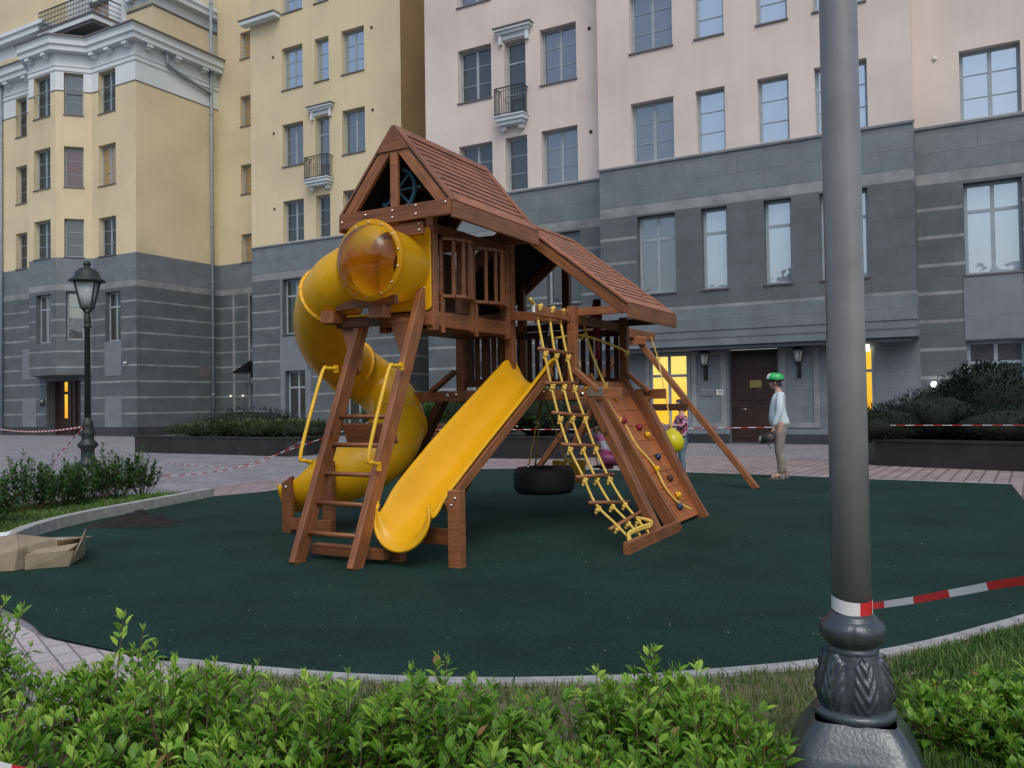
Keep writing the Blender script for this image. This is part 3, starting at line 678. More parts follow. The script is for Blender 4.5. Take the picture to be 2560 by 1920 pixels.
# left pavilion with its own cornice
wall(up, FB(-43.6), 26.9, 28.1, 19.9, 27, (), zc=[20.9, 22.2], mf=lambda z, a: 1 if 20.9 < z < 22.2 else 0)
wall(up, FA(26.9), -56, -43.6, 19.9, 27, (), zc=[20.9, 22.2], mf=lambda z, a: 1 if 20.9 < z < 22.2 else 0)
sweep(up, [(-56, 26.9), (-43.6, 26.9), (-43.6, 28.1)], [(0, 21.6), (.4, 21.6), (.4, 21.85), (.5, 21.9), (.5, 22.1), (.0, 22.25)], 1)
for a in (-38.0, -36.9): fbox(up, G, a - .15, a + .15, -.32, 0, 22.3, 22.5, 1)
build(up, 'top_storey', ['ywall', 'white', 'sill'], tow)
window(tow, G, hu[0], 'transom2', 'glass_curt', .3, False)
bl = MB(); fbox(bl, G, -43.4, -38.9, -1.6, 0, 20.95, 21.1, 1); fbox(bl, G, -43.5, -38.8, -1.7, 0, 21.1, 21.35, 0); fbox(bl, G, -43.55, -38.75, -1.75, 0, 21.35, 21.42, 2)
bb = build(bl, 'balcony', ['white', 'sill', 'sill'], tow)
rl = MB()
for z, t in ((22.45, .05), (22.2, .025), (21.95, .025), (21.7, .025), (21.5, .03)):
    rl.beam(G(-43.4, -1.65, z), G(-38.9, -1.65, z), t, t); rl.beam(G(-38.9, -1.65, z), G(-38.9, 0, z), t, t)
for i in range(37): a = -43.4 + 4.5 * i / 36; rl.beam(G(a, -1.65, 21.42), G(a, -1.65, 22.45), .02, .02)
build(rl, 'railing', 'iron', bb)
dp = MB(); dp.tube([FR(31.25, -.12, .85), FR(31.25, -.12, 23.9)], .085, 10)
for z in (2, 5, 8, 11, 14, 17, 20, 23): dp.tube([FR(31.25, -.12, z), FR(31.25, -.12, z + .08)], .10, 10)
dp.tube(catmull([FR(28.4, -.22, 19.35), FR(28.4, -.22, 18.95), FR(28.75, -.18, 18.68), FR(31.2, -.12, 18.15)], 6), .085, 10)
dp.lathe(FR(28.4, -.22, 19.3), [(.09, -.1), (.16, .0), (.17, .16)], 10)
build(dp, 'downpipe', 'pipe', tow)
dp = MB(); dp.tube([F(-47.15, -.12, .1), F(-47.15, -.12, 20)], .08, 10); build(dp, 'downpipe', 'pipe', tow)
x = MB(); fbox(x, F, -43.2, -40.3, .47, .5, .03, 2.85); fbox(x, F, -42.0, -41.7, .40, .47, .03, 2.85); fbox(x, F, -41.6, -41.35, .40, .47, .03, 2.85); dd = build(x, 'door', 'door', tow)
for a0, a1 in ((-42.32, -42.02), (-40.55, -40.3)):
    for z0, z1 in ((.9, 2.15), (2.3, 2.8)): x = MB(); fbox(x, F, a0, a1, .44, .465, z0, z1); build(x, 'pane', 'lit2', dd)
x = MB(); fbox(x, F, -43.75, -43.35, -.03, 0, 1.55, 1.95); nb = build(x, 'name_board', 'blackpl', tow)
x = MB()
for z in (1.84, 1.76): 
    for i in range(4): fbox(x, F, -43.7 + i * .07, -43.66 + i * .07, -.036, -.03, z, z + .05)
build(x, 'lettering', 'whitepl', nb)
x = MB(); x.ball(F(-37.0, -.1, 3.6) + Vector((.35, 0, 0)), (.12, .08, .06)); build(x, 'security_camera', 'whitepl', tow)
x = MB(); fbox(x, FR, 30.4, 31.05, -.02, 0, 2.95, 3.55); build(x, 'wall_vent', 'sill', tow)
# ------------------------------------------------------------------ ground
def sheet(name, pts, z, mat, label=None, kind='structure', ax=(0, 1, 0), thick=0):
    mb = MB()
    if thick: mb.prism([(x, y, z - thick) for x, y in pts], (0, 0, thick), 0, ax)
    else: mb.add([(x, y, z) for x, y in pts], [tuple(range(len(pts)))], ax)
    return build(mb, name, mat, kind=kind, label=label)
M['paving'] = brick_mat('grey_setts', (.20, .21, .235), (.265, .265, .285), (.13, .13, .14), .20, .10, .006, .75, rot=R(12), noise_amt=.3, bump=.4)
M['brickpave'] = brick_mat('reddish_setts', (.27, .215, .215), (.33, .27, .265), (.13, .11, .11), .42, .21, .02, .75, rot=R(32), noise_amt=.22, bump=.5)
M['patch'] = brick_mat('pinkish_setts', (.40, .36, .36), (.48, .45, .45), (.2, .19, .19), .21, .11, .006, .8, rot=R(38), noise_amt=.2, bump=.6)
def rubber():
    m, nt, b = newmat('dark_green_rubber_crumb'); L = nt.links.new
    tc = N(nt, 'ShaderNodeTexCoord'); n = N(nt, 'ShaderNodeTexNoise'); n.inputs['Scale'].default_value = 150; n.inputs['Detail'].default_value = 3; L(tc.outputs['Object'], n.inputs['Vector'])
    r = ramp(nt, (.004, .0175, .0145), (.021, .058, .048), .38, .66); L(n.outputs['Fac'], r.inputs[0])
    n2 = N(nt, 'ShaderNodeTexNoise'); n2.inputs['Scale'].default_value = .9; n2.inputs['Detail'].default_value = 10; n2.inputs['Roughness'].default_value = .62; L(tc.outputs['Object'], n2.inputs['Vector'])
    r2 = ramp(nt, (.72, .75, .75), (1.45, 1.45, 1.42), .32, .75); L(n2.outputs['Fac'], r2.inputs[0])
    mx = N(nt, 'ShaderNodeMixRGB', blend_type='MULTIPLY'); mx.inputs[0].default_value = 1; L(r.outputs[0], mx.inputs[1]); L(r2.outputs[0], mx.inputs[2])
    L(mx.outputs[0], b.inputs['Base Color']); b.inputs['Roughness'].default_value = .85
    b.inputs['Specular IOR Level'].default_value = .15
    bu = N(nt, 'ShaderNodeBump'); bu.inputs['Strength'].default_value = .6; bu.inputs['Distance'].default_value = .006; L(n.outputs['Fac'], bu.inputs['Height']); L(bu.outputs[0], b.inputs['Normal'])
    return m
M['rubber'] = rubber()
M['soil'] = noise_mat('soil_and_thatch', (.085, .085, .045), (.19, .18, .10), 9, .95, .5)
M['lawn'] = noise_mat('lawn_base', (.055, .085, .025), (.12, .15, .05), 5, .95, .4)
big = [(-200, -120), (200, -120), (200, 260), (-200, 260)]
sheet('pavement', big, 0, 'paving')
near = catmull([(p[0], p[1], 0) for p in [(-3.65, 5.98), (-3.16, 5.5), (-2.9, 5.2), (-2.55, 4.98), (-2.08, 4.72), (-1.65, 4.57), (-1.36, 4.47), (-.8, 4.32), (-.24, 4.24), (.21, 4.23), (.63, 4.25), (.85, 4.29), (1.26, 4.37), (1.6, 4.46), (1.98, 4.6), (2.36, 4.79), (2.79, 5.05), (3.3, 5.38), (4.2, 6.1), (5.2, 7.3), (5.9, 8.7), (6.7, 11.07)]], 4)
left = catmull([(-4.62, 13.0, 0), (-4.95, 11.5, 0), (-5.2, 10.3, 0), (-5.22, 9.3, 0), (-4.95, 8.2, 0), (-4.4, 7.0, 0), (-4.0, 6.4, 0), (-3.65, 5.98, 0)], 5)
far = [(7.71, 13.05), (5.96, 14.2), (4.89, 15.06), (3.42, 15.95), (1.27, 17.15), (-.19, 17.6), (-1.87, 17.55), (-2.8, 16.7), (-4.02, 13.6)]
rub = [(p.x, p.y) for p in left] + [(p.x, p.y) for p in near[1:]] + far
sheet('playground_surface', rub, .016, 'rubber')
# brick strip beyond the rubber and its pale edging
sheet('brick_path', [(6.7, 11.0), (9.9, 13.2), (9.4, 15.6), (7.23, 17.4), (6.2, 20.4), (3.2, 21.1), (0, 20.6), (-3.2, 19.4), (-5.2, 14.5), (-4.62, 13.0), (-4.02, 13.5), (-2.8, 16.6), (-1.87, 17.4), (-.19, 17.5), (1.27, 17.1), (3.42, 15.8), (4.89, 14.9), (5.96, 14.0), (7.6, 12.95)], .006, 'brickpave')
def strip(name, pts, w, z0, z1, mat, kind='structure', joints=0):
    mb = MB(); P = [Vector((p[0], p[1], 0)) for p in pts]
    a = mitre([(p.x, p.y) for p in P], w)
    for i in range(len(P) - 1):
        q = [P[i], P[i + 1], a[i + 1], a[i]]
        if joints and i % joints == joints - 1:
            d = (P[i + 1] - P[i]).normalized() * .008; q = [P[i], P[i + 1] - d, a[i + 1] - d, a[i]]
        mb.prism([(v.x, v.y, z0) for v in q], (0, 0, z1 - z0), 0, tuple((P[i + 1] - P[i]).normalized()))
    return build(mb, name, mat, kind=kind)
ne = [p for p in near if p.x > -1.9]
strip('kerb', ne, .085, 0, .028, 'concrete', joints=4)
strip('kerb', left[:26], .13, 0, .14, 'concrete', joints=5)
strip('kerb', left[25:], .10, 0, .05, 'concrete', joints=5)
strip('kerb', far[::-1], -.06, 0, .02, 'concrete')
strip('kerb', [(8.0, 12.9), (8.9, 11.2), (10.5, 8.5)], .25, 0, .02, 'concrete')
# verge beside the camera and lawn on the left
verge = [(p.x, p.y - .08) for p in near if p.x > -1.85] + [(12, 9), (12, -4), (-1.2, -4), (-1.3, 3.2)]
sheet('soil', verge, .010, 'soil')
sheet('brick_path', [(-3.3, 5.55), (-2.9, 5.16), (-2.6, 4.98), (-2.08, 4.70), (-1.87, 4.60), (-1.4, 3.2), (-1.9, 1.0), (-4.2, 1.0), (-3.6, 4.3)], .012, 'patch')
lawn = [(p.x - .12, p.y) for p in left[:33]] + [(-4.0, 5.7), (-3.45, 5.4), (-3.75, 4.3), (-6, 1), (-12, 1), (-12, 8), (-7.2, 11.5), (-6.4, 12.8), (-5.0, 13.4)]
sheet('lawn', lawn, .05, 'lawn')

# ------------------------------------------------------------------ vegetation
def inside(x, y, poly):
    c = False; n = len(poly)
    for i in range(n):
        x0, y0 = poly[i]; x1, y1 = poly[(i + 1) % n]
        if (y0 > y) != (y1 > y) and x < (x1 - x0) * (y - y0) / (y1 - y0) + x0: c = not c
    return c
def grass(name, poly, n, h, z, label, box=None, w=.004, dens=None, seed=1, mat='grass'):
    rr = random.Random(seed); xs = [p[0] for p in poly]; ys = [p[1] for p in poly]; b = box or (min(xs), max(xs), min(ys), max(ys))
    vs = []; fs = []; t = []; k = 0; tries = 0
    while k < n and tries < n * 12:
        tries += 1
        x = rr.uniform(b[0], b[1]); y = rr.uniform(b[2], b[3])
        if not inside(x, y, poly): continue
        nz = noise.noise(Vector((x * 2.2, y * 2.2, 0))) * .5 + noise.noise(Vector((x * 7, y * 7, 3))) * .3
        if rr.random() > .75 + nz: continue
        hh = h * rr.uniform(.45, 1.25) * (1 + nz * .6); a = rr.uniform(0, 6.28); dx, dy = math.cos(a), math.sin(a)
        l = hh * rr.uniform(.1, .75); ww = w * rr.uniform(.7, 1.4); o = len(vs)
        px, py = -dy * ww, dx * ww
        vs += [(x - px, y - py, z), (x + px, y + py, z), (x + dx * l * .4 + px * .7, y + dy * l * .4 + py * .7, z + hh * .6), (x + dx * l * .4 - px * .7, y + dy * l * .4 - py * .7, z + hh * .6), (x + dx * l, y + dy * l, z + hh)]
        fs += [(o, o + 1, o + 2, o + 3), (o + 3, o + 2, o + 4)]
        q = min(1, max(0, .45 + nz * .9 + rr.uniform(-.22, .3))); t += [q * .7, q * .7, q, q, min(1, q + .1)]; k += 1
    mb = MB(); mb.v = [Vector(p) for p in vs]; mb.f = fs; mb.ax = [(0, 0, 1)] * len(fs); mb.m = [0] * len(fs); mb.sm = [False] * len(fs); mb.t = t
    return build(mb, name, mat, label=label, cat='grass', kind='stuff')
def leafgeo(mb, p, d, up, L, Wd, tint):
    """one folded leaf: 8 points"""
    s = d.cross(up)
    if s.length < .05: s = d.orthogonal()
    s.normalize(); n = s.cross(d); o = len(mb.v)
    mb.v += [p, p + d * L * .33 + s * Wd * .46 + n * Wd * .16, p + d * L * .33 - s * Wd * .46 + n * Wd * .16, p + d * L * .36,
             p + d * L * .7 + s * Wd * .36 + n * Wd * .08, p + d * L * .7 - s * Wd * .36 + n * Wd * .08, p + d * L * .72 - n * L * .03, p + d * L - n * L * .1]
    for f in ((0, 3, 1), (0, 2, 3), (1, 3, 6, 4), (2, 5, 6, 3), (4, 6, 7), (5, 7, 6)):
        mb.f.append([i + o for i in f]); mb.ax.append((0, 0, 1)); mb.m.append(0); mb.sm.append(True)
    mb.t += [tint] * 8
def bush(name, c, rx, ry, h, nst, L, label, group, mat='leaf', seed=0, cat='shrub', per=22, spread=.9, tall=.15):
    rr = random.Random(seed); c = Vector(c)
    b = thing(name, c, W_, label, cat, group); lf = MB(); lf.t = []; st = MB()
    for i in range(nst):
        a = rr.uniform(0, 6.28); q = math.sqrt(rr.random())
        ox, oy = rx * q * math.cos(a), ry * q * math.sin(a)
        top = h * (1 - .45 * q * q) * rr.uniform(.72, 1.08)
        if rr.random() < tall: top *= rr.uniform(1.08, 1.3)
        p0 = c + Vector((ox * .35, oy * .35, 0)); p3 = c + Vector((ox * (1 + rr.uniform(-.1, .25)), oy * (1 + rr.uniform(-.1, .25)), top))
        pm = (p0 + p3) / 2 + Vector((rr.uniform(-.03, .03), rr.uniform(-.03, .03), 0)) + Vector((ox, oy, 0)) * .18
        path = catmull([p0, pm, p3], 6); st.tube(path, [.005 * (1 - .7 * k / (len(path) - 1)) for k in range(len(path))], 4, smooth=False)
        yy = rr.uniform(-.15, .15)
        for k in range(per):
            t = rr.uniform(.12, 1) ** .75; j = min(len(path) - 2, int(t * (len(path) - 1))); f = t * (len(path) - 1) - j
            p = path[j].lerp(path[j + 1], f); ax = (path[j + 1] - path[j]).normalized()
            # side twiglets carry the leaf clumps outwards
            ph = k * 2.4 + rr.uniform(-.5, .5); s = ax.orthogonal().normalized(); s = Matrix.Rotation(ph, 3, ax) @ s
            tw = rr.uniform(0, .09) * spread * (1.15 - t); p = p + s * tw
            d = (s * rr.uniform(.6, 1) + ax * rr.uniform(.2, 1.0) + Vector((0, 0, rr.uniform(-.1, .4)))).normalized()
            sz = L * rr.uniform(.5, 1.2) * (1 - .3 * max(0, t - .8) * 5 * .6)
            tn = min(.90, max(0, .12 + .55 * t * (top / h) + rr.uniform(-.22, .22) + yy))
            if rr.random() < .018: tn = 1.0
            leafgeo(lf, p, d, Vector((0, 0, 1)), sz, sz * rr.uniform(.42, .66), tn)
        for k in range(3):   # pale tip leaves
            s = Matrix.Rotation(k * 2.1 + yy * 9, 3, 'Z') @ Vector((.35, 0, 1)); leafgeo(lf, p3, s.normalized(), Vector((1, 0, 0)), L * .7, L * .24, .9)
    build(lf, 'foliage', mat, b); build(st, 'stem', 'stem', b); return b
rr = random.Random(3)
# foreground hedge: (x, y, rx, ry, h, label)
fg = [(-2.75, 3.9, .42, .36, .66, 'dense shrub filling the left end of the foreground hedge'),
      (-2.2, 3.25, .42, .34, .55, 'dark leafy shrub in the bottom left corner above the striped tape'),
      (-1.62, 3.4, .28, .26, .50, 'tall thin shrub standing over the pale brick patch'),
      (-1.22, 3.15, .33, .3, .50, 'bright shrub just right of the brick patch'),
      (-1.62, 2.75, .36, .3, .46, 'low shrub at the bottom edge beneath the brick patch'),
      (-.72, 3.05, .33, .28, .46, 'hedge shrub below the ladder foot'),
      (-.28, 3.12, .30, .28, .44, 'hedge shrub with tall twin shoots, below the wave slide'),
      (.28, 3.1, .32, .28, .42, 'hedge shrub centred in the foreground below the hanging tyre'),
      (.52, 3.22, .28, .26, .43, 'hedge shrub with pale upright tips, below the rope ladder foot'),
      (.70, 3.0, .24, .24, .40, 'rightmost hedge shrub touching the lamp post base'),
      (-.95, 2.62, .36, .26, .40, 'low bright shrub at the bottom edge, left of centre'),
      (.05, 2.62, .38, .26, .36, 'low bright shrub at the bottom edge, in the centre'),
      (.50, 2.62, .32, .24, .34, 'low shrub at the bottom edge, left of the lamp post base')]
fg += [(1.78, 3.35, .26, .24, .26, 'low shrub just right of the lamp post base'), (2.25, 3.6, .3, .26, .26, 'low shrub in the grass at the right edge'), (2.05, 2.95, .34, .28, .26, 'lowest shrub in the bottom right corner')]
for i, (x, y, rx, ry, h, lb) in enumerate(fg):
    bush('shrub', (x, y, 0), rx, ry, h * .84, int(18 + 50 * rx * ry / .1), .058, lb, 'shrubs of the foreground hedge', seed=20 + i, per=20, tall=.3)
fl = [(x - .3, y + .25, q) for x, y, q in [(-5.75, 8.9, 'cut by the left edge of the photo'), (-5.95, 9.75, 'second from the left'), (-6.15, 10.9, 'in the middle, left of the lamp foot'), (-6.05, 11.6, 'in front of the far lamp foot'), (-5.95, 12.2, 'just right of the far lamp foot'), (-5.8, 12.7, 'second from the right end'), (-5.5, 12.9, 'narrow one at the right end')]]
for i, (x, y, lb) in enumerate(fl):
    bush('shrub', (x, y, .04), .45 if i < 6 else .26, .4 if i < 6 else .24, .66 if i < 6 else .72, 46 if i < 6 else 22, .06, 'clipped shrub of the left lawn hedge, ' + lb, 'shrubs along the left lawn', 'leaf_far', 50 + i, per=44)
grass('grass', verge, 52000, .045, .008, 'short patchy grass between the foreground hedge and the kerb', box=(-2.2, 4.5, 2.0, 6.2), seed=5, w=.0028)
gr = [(1.5, 2.2), (4.8, 2.2), (4.8, 6.2), (3.4, 5.3), (2.8, 4.9), (2.2, 4.55), (1.75, 4.2), (1.45, 3.6)]
grass('grass', gr, 52000, .062, .008, 'longer green grass right of the lamp post base', seed=6, w=.0035, mat='grass_green')
sheet('lawn', [(3.4, 5.45), (4.2, 6.05), (5.2, 7.25), (5.9, 8.65), (6.65, 10.9), (12, 8.9), (12, 0), (2.6, 0), (2.4, 4.6)], .014, 'lawn')
grass('grass', [(3.4, 5.45), (4.2, 6.05), (5.2, 7.25), (5.9, 8.65), (6.65, 10.9), (11, 9), (11, 2), (4.8, 2)], 30000, .07, .012, 'grass of the verge beyond the right edge of the rubber', seed=12, w=.006, mat='grass_green')
grass('grass', lawn, 26000, .05, .045, 'lawn grass behind the kerb on the left', box=(-8.5, -3.4, 4.5, 13.4), seed=8, w=.006, mat='grass_green')

def planter(name, pts, w, h, label, group):
    o = thing(name, (*pts[0], 0), W_, label, 'planter', group)
    mb = MB(); P = [(p[0], p[1]) for p in pts]; outer = [Vector((*p, 0)) for p in P]; inner = mitre(P, -w)
    for z0, z1, off in ((0, h, 0),):
        ring = outer + inner[::-1]; n = len(ring)
        mb.prism([(v.x, v.y, 0) for v in ring], (0, 0, h), 0, (1, 0, 0))
    build(mb, 'wall', 'planterstone', o)
    rim = MB(); a = mitre(P, .03); b = mitre(P, -.22)
    for i in range(len(P) - 1): rim.prism([(v.x, v.y, h + .002) for v in (a[i], a[i + 1], b[i + 1], b[i])], (0, 0, .05), 0, (1, 0, 0))
    build(rim, 'rim', 'planterstone', o, bevel=.005); return o
M['planterstone'] = brick_mat('dark_granite', (.020, .019, .021), (.028, .026, .028), (.01, .01, .01), 1.3, 2, .004, .35)
planter('planter', [(-11.84, 26.36), (-10.6, 25.65), (-9.27, 24.9), (-7.9, 24.15), (-6.9, 23.45), (-6.2, 23.0), (-5.7, 23.3), (-5.3, 24.2)], 2.6, .47, 'long dark granite planter left of the spiral slide', 'dark granite planters')
planter('planter', [(-3.4, 22.3), (-1.6, 21.6), (-.58, 21.1), (.27, 20.75), (1.3, 20.3), (2.2, 20.9)], 2.6, .5, 'dark granite planter behind the tyre swing', 'dark granite planters')
planter('planter', [(7.5, 18.6), (7.35, 17.1), (8.2, 16.25), (9.23, 15.24), (11.5, 13.0)], 3.4, .49, 'dark granite planter at the right under the junipers', 'dark granite planters')
def mound(name, c, rx, ry, h, n, L, label, cat, mat, seed, group=None, spiky=False, z0=0, kind=None, lumps=7):
    """evergreen mass: leaf clumps on an uneven set of lobes"""
    rr = random.Random(seed); c = Vector(c); lobes = [(Vector((0, 0, h * .45)), 1.0)]
    for i in range(lumps): a = rr.uniform(0, 6.28); q = rr.uniform(.3, .75); lobes.append((Vector((rx * q * math.cos(a), ry * q * math.sin(a), h * rr.uniform(.25, .62))), rr.uniform(.35, .6)))
    mb = MB(); mb.t = []
    for i in range(n):
        lo, s = rr.choice(lobes) if rr.random() < .75 else lobes[0]
        z = rr.uniform(-.5, 1); a = rr.uniform(0, 6.28); r = math.sqrt(max(0, 1 - z * z)); d = Vector((r * math.cos(a), r * math.sin(a), z))
        nn = 1 + .22 * noise.noise(d * 3 + Vector((seed, i % 3, 0))) + rr.uniform(-.12, .06)
        p = c + lo + Vector((d.x * rx * s * nn, d.y * ry * s * nn, d.z * h * .55 * s * nn))
        if p.z < c.z: p.z = c.z + rr.uniform(0, .05)
        dd = (d + Vector((rr.uniform(-.6, .6), rr.uniform(-.6, .6), rr.uniform(-.2, .7)))).normalized()
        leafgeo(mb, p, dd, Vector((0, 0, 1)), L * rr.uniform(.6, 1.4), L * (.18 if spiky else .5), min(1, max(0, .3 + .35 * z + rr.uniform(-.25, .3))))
    if kind: return build(mb, name, mat, base=c, label=label, cat=cat, group=group, kind=kind)
    t = thing(name, c, W_, label, cat, group); build(mb, 'foliage', mat, t)
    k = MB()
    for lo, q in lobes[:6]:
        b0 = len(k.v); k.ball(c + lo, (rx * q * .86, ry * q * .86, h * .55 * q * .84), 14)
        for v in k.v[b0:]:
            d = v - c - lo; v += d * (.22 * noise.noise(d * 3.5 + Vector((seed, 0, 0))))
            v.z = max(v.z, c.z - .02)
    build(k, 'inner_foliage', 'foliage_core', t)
    s = MB()
    for k in range(4): a = k * 1.6; s.tube([c, c + Vector((rx * .3 * math.cos(a), ry * .3 * math.sin(a), h * .6))], [.03, .012], 5)
    build(s, 'stem', 'stem', t); return t
J = 'evergreens of the right planter'
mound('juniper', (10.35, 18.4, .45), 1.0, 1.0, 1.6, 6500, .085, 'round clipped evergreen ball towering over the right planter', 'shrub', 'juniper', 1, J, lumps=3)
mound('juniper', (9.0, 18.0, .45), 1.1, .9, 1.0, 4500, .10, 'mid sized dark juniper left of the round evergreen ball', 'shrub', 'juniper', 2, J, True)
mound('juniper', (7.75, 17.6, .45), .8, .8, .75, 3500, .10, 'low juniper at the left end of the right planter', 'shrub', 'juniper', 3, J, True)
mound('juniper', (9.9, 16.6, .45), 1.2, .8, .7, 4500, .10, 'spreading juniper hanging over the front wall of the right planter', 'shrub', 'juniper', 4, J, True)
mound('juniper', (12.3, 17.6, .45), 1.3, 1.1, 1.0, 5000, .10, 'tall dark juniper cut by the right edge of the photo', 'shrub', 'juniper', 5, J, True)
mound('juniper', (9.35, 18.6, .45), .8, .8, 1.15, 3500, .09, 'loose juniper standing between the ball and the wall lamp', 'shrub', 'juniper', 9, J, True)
t = thing('young_tree', (12.7, 17.3, .45), W_, 'thin bare staked stem rising from the junipers at the far right', 'tree')
x = MB(); x.tube([(12.75, 17.5, .45), (12.7, 17.5, 2.2)], [.05, .035], 6); x.tube([(12.4, 17.5, 1.95), (13.1, 17.5, 2.0)], .03, 5); build(x, 'trunk', 'stem', t)
G = 'low bushes of the left planter'
mound('shrub', (-8.4, 26.2, .42), 2.2, 1.2, .5, 5200, .11, 'wide pale green low bush in the left planter', 'shrub', 'groundcover', 6, G, lumps=12)
mound('shrub', (-6.5, 25.0, .42), 1.5, 1.1, .5, 3600, .11, 'pale green low bush at the right of the left planter', 'shrub', 'groundcover', 7, G, lumps=10)
mound('shrub', (-9.0, 28.6, .3), 1.9, 1.0, 1.0, 3800, .12, 'dark rounded bush behind the left planter below the downpipe', 'shrub', 'juniper', 8, G, True)
H = 'bushes of the planter behind the tyre swing'
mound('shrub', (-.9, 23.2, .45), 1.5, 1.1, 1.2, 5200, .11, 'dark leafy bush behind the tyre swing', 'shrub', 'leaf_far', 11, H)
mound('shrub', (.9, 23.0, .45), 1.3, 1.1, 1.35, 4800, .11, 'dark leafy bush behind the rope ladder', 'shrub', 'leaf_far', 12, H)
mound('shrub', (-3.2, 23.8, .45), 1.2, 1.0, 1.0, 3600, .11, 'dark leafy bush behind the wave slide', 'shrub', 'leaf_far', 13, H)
# bench between the planters
bn = thing('park_bench', (-2.4, 21.0, 0), W_, 'dark slatted park bench between the planters behind the slide', 'bench')
x = MB(); y = MB()
for i in range(4): x.box((-2.4, 20.75 + i * .11, .43), (1.5, .085, .03))
for i in range(4): y.box((-2.4, 21.2 + i * .025, .52 + i * .11), (1.5, .025, .085))
for a in (-3.0, -1.8):
    z = MB()
    z.beam((a, 20.75, 0), (a, 20.78, .42), .05, .05); z.beam((a, 21.2, 0), (a, 21.3, .92), .05, .05); z.beam((a, 20.75, .39), (a, 21.2, .39), .05, .04); build(z, 'leg', 'iron', bn)
build(x, 'seat', 'wood_dark', bn); build(y, 'backrest', 'wood_dark', bn)
# ------------------------------------------------------------------ climbing frame (u = right/near, v = away, z up)
cf = thing('play_tower', (-4.5, 8.2, 0), PF, 'stained wooden climbing frame with pitched slatted roofs, yellow spiral tube slide and open wave slide', 'climbing frame')
BV = .007
def wb(name, a, b, w, t, up=(0, 0, 1), mat='wood', par=None):
    return build(MB().beam(a, b, w, t, up), name, mat, par or cf, bevel=BV)
def bolt(par, pts, d, r=.012, nm='bolt'):
    d = Vector(d).normalized(); sub_ = par.parent is not None and par.parent.parent is not None
    for p in pts: mb = MB(); p = Vector(p); mb.tube([p, p + d * .008], r, 8); mb.tube([p + d * .008, p + d * .016], r * .55, 6); build(mb, nm, 'steel', par)
F_ = (0, -1, 0); R_ = (1, 0, 0)
UL, UR, VF, VB = -5.22, -3.80, 8.22, 9.72      # lower tower posts
CL, CR, CF_, CB = -5.13, -4.56, 6.68, 8.10     # cabin posts
# lower tower posts
for u, v, z1 in ((UL, VF, 2.95), (-4.57, VF, 3.2), (UR, VF, 2.42), (UL, VB, 2.95), (UR, VB, 2.42), (-4.57, VB, 3.2)):
    wb('post', (u, v, 1.40), (u, v, z1), .10, .09, (0, 1, 0))
# lower deck
dk = MB()
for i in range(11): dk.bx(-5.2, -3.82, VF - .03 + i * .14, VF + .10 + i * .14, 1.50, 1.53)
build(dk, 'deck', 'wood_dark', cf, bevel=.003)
fb = wb('deck_beam', (-5.98, VF - .07, 1.475), (-3.22, VF - .07, 1.475), .045, .12)
rb = wb('deck_beam', (-5.98, VB + .07, 1.475), (-3.30, VB + .07, 1.475), .045, .12)
wb('deck_beam', (-3.74, VF - .04, 1.475), (-3.74, VB + .04, 1.475), .045, .12)
wb('deck_beam', (-5.28, VF - .04, 1.475), (-5.28, VB + .04, 1.475), .045, .12)
bolt(fb, [(-5.36, VF - .093, 1.485), (-5.24, VF - .093, 1.49), (-3.86, VF - .093, 1.47), (-3.66, VF - .093, 1.475)], F_, .024)
# splayed legs, knee braces
for v in (VF - .02, VB + .02):
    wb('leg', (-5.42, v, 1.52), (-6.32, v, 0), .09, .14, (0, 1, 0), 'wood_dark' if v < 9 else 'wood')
    wb('leg', (-3.62, v, 1.52), (-2.86, v, 0), .09, .14, (0, 1, 0))
    wb('brace', (-5.60, v - .05, 1.53), (-5.27, v - .05, 1.76), .05, .09, (0, 1, 0)); wb('brace', (-3.76, v - .05, 1.74), (-3.47, v - .05, 1.50), .05, .10, (0, 1, 0))
    wb('brace', (-3.78, v, .95), (-3.5, v, 1.44), .06, .09, (0, 1, 0))
    0 and wb('cross_beam', (-5.9, v + .05, .62), (-3.1, v + .05, .62), .045, .09, mat='wood_dark')
# railings of the lower tower
def railing(a, b, z0, z1, n, mat='wood_dark', gap=.09):
    a = Vector((*a, 0)); b = Vector((*b, 0)); m = MB()
    for z, t in ((z1, .085), (z0, .085)): m.beam(a + Vector((0, 0, z)), b + Vector((0, 0, z)), .035, t)
    for i in range(n):
        p = a.lerp(b, (i + .5) / n); m.beam(p + Vector((0, 0, z0)), p + Vector((0, 0, z1)), .062, .02, (b - a).normalized() if False else (0, 1, 0) if abs((b - a).x) > abs((b - a).y) else (1, 0, 0))
    return build(m, 'railing', mat, cf, bevel=.003)
railing((UL + .05, VB), (-4.62, VB), 1.64, 2.26, 5); railing((-4.52, VB), (UR - .05, VB), 1.64, 2.24, 6)
railing((UL, VF + .05), (UL, VB - .05), 1.64, 2.26, 11); railing((UL + .05, VF), (-4.62, VF), 1.62, 2.2, 5)
wb('rail', (-4.55, VF - .06, 2.36), (-3.80, VF - .06, 2.30), .04, .10)
wb('rail', (UR - .06, 8.3, 2.3), (UR - .06, VB, 2.3), .04, .10)
railing((-4.57, 8.3), (-4.57, 9.0), 2.2, 2.9, 0) if False else None
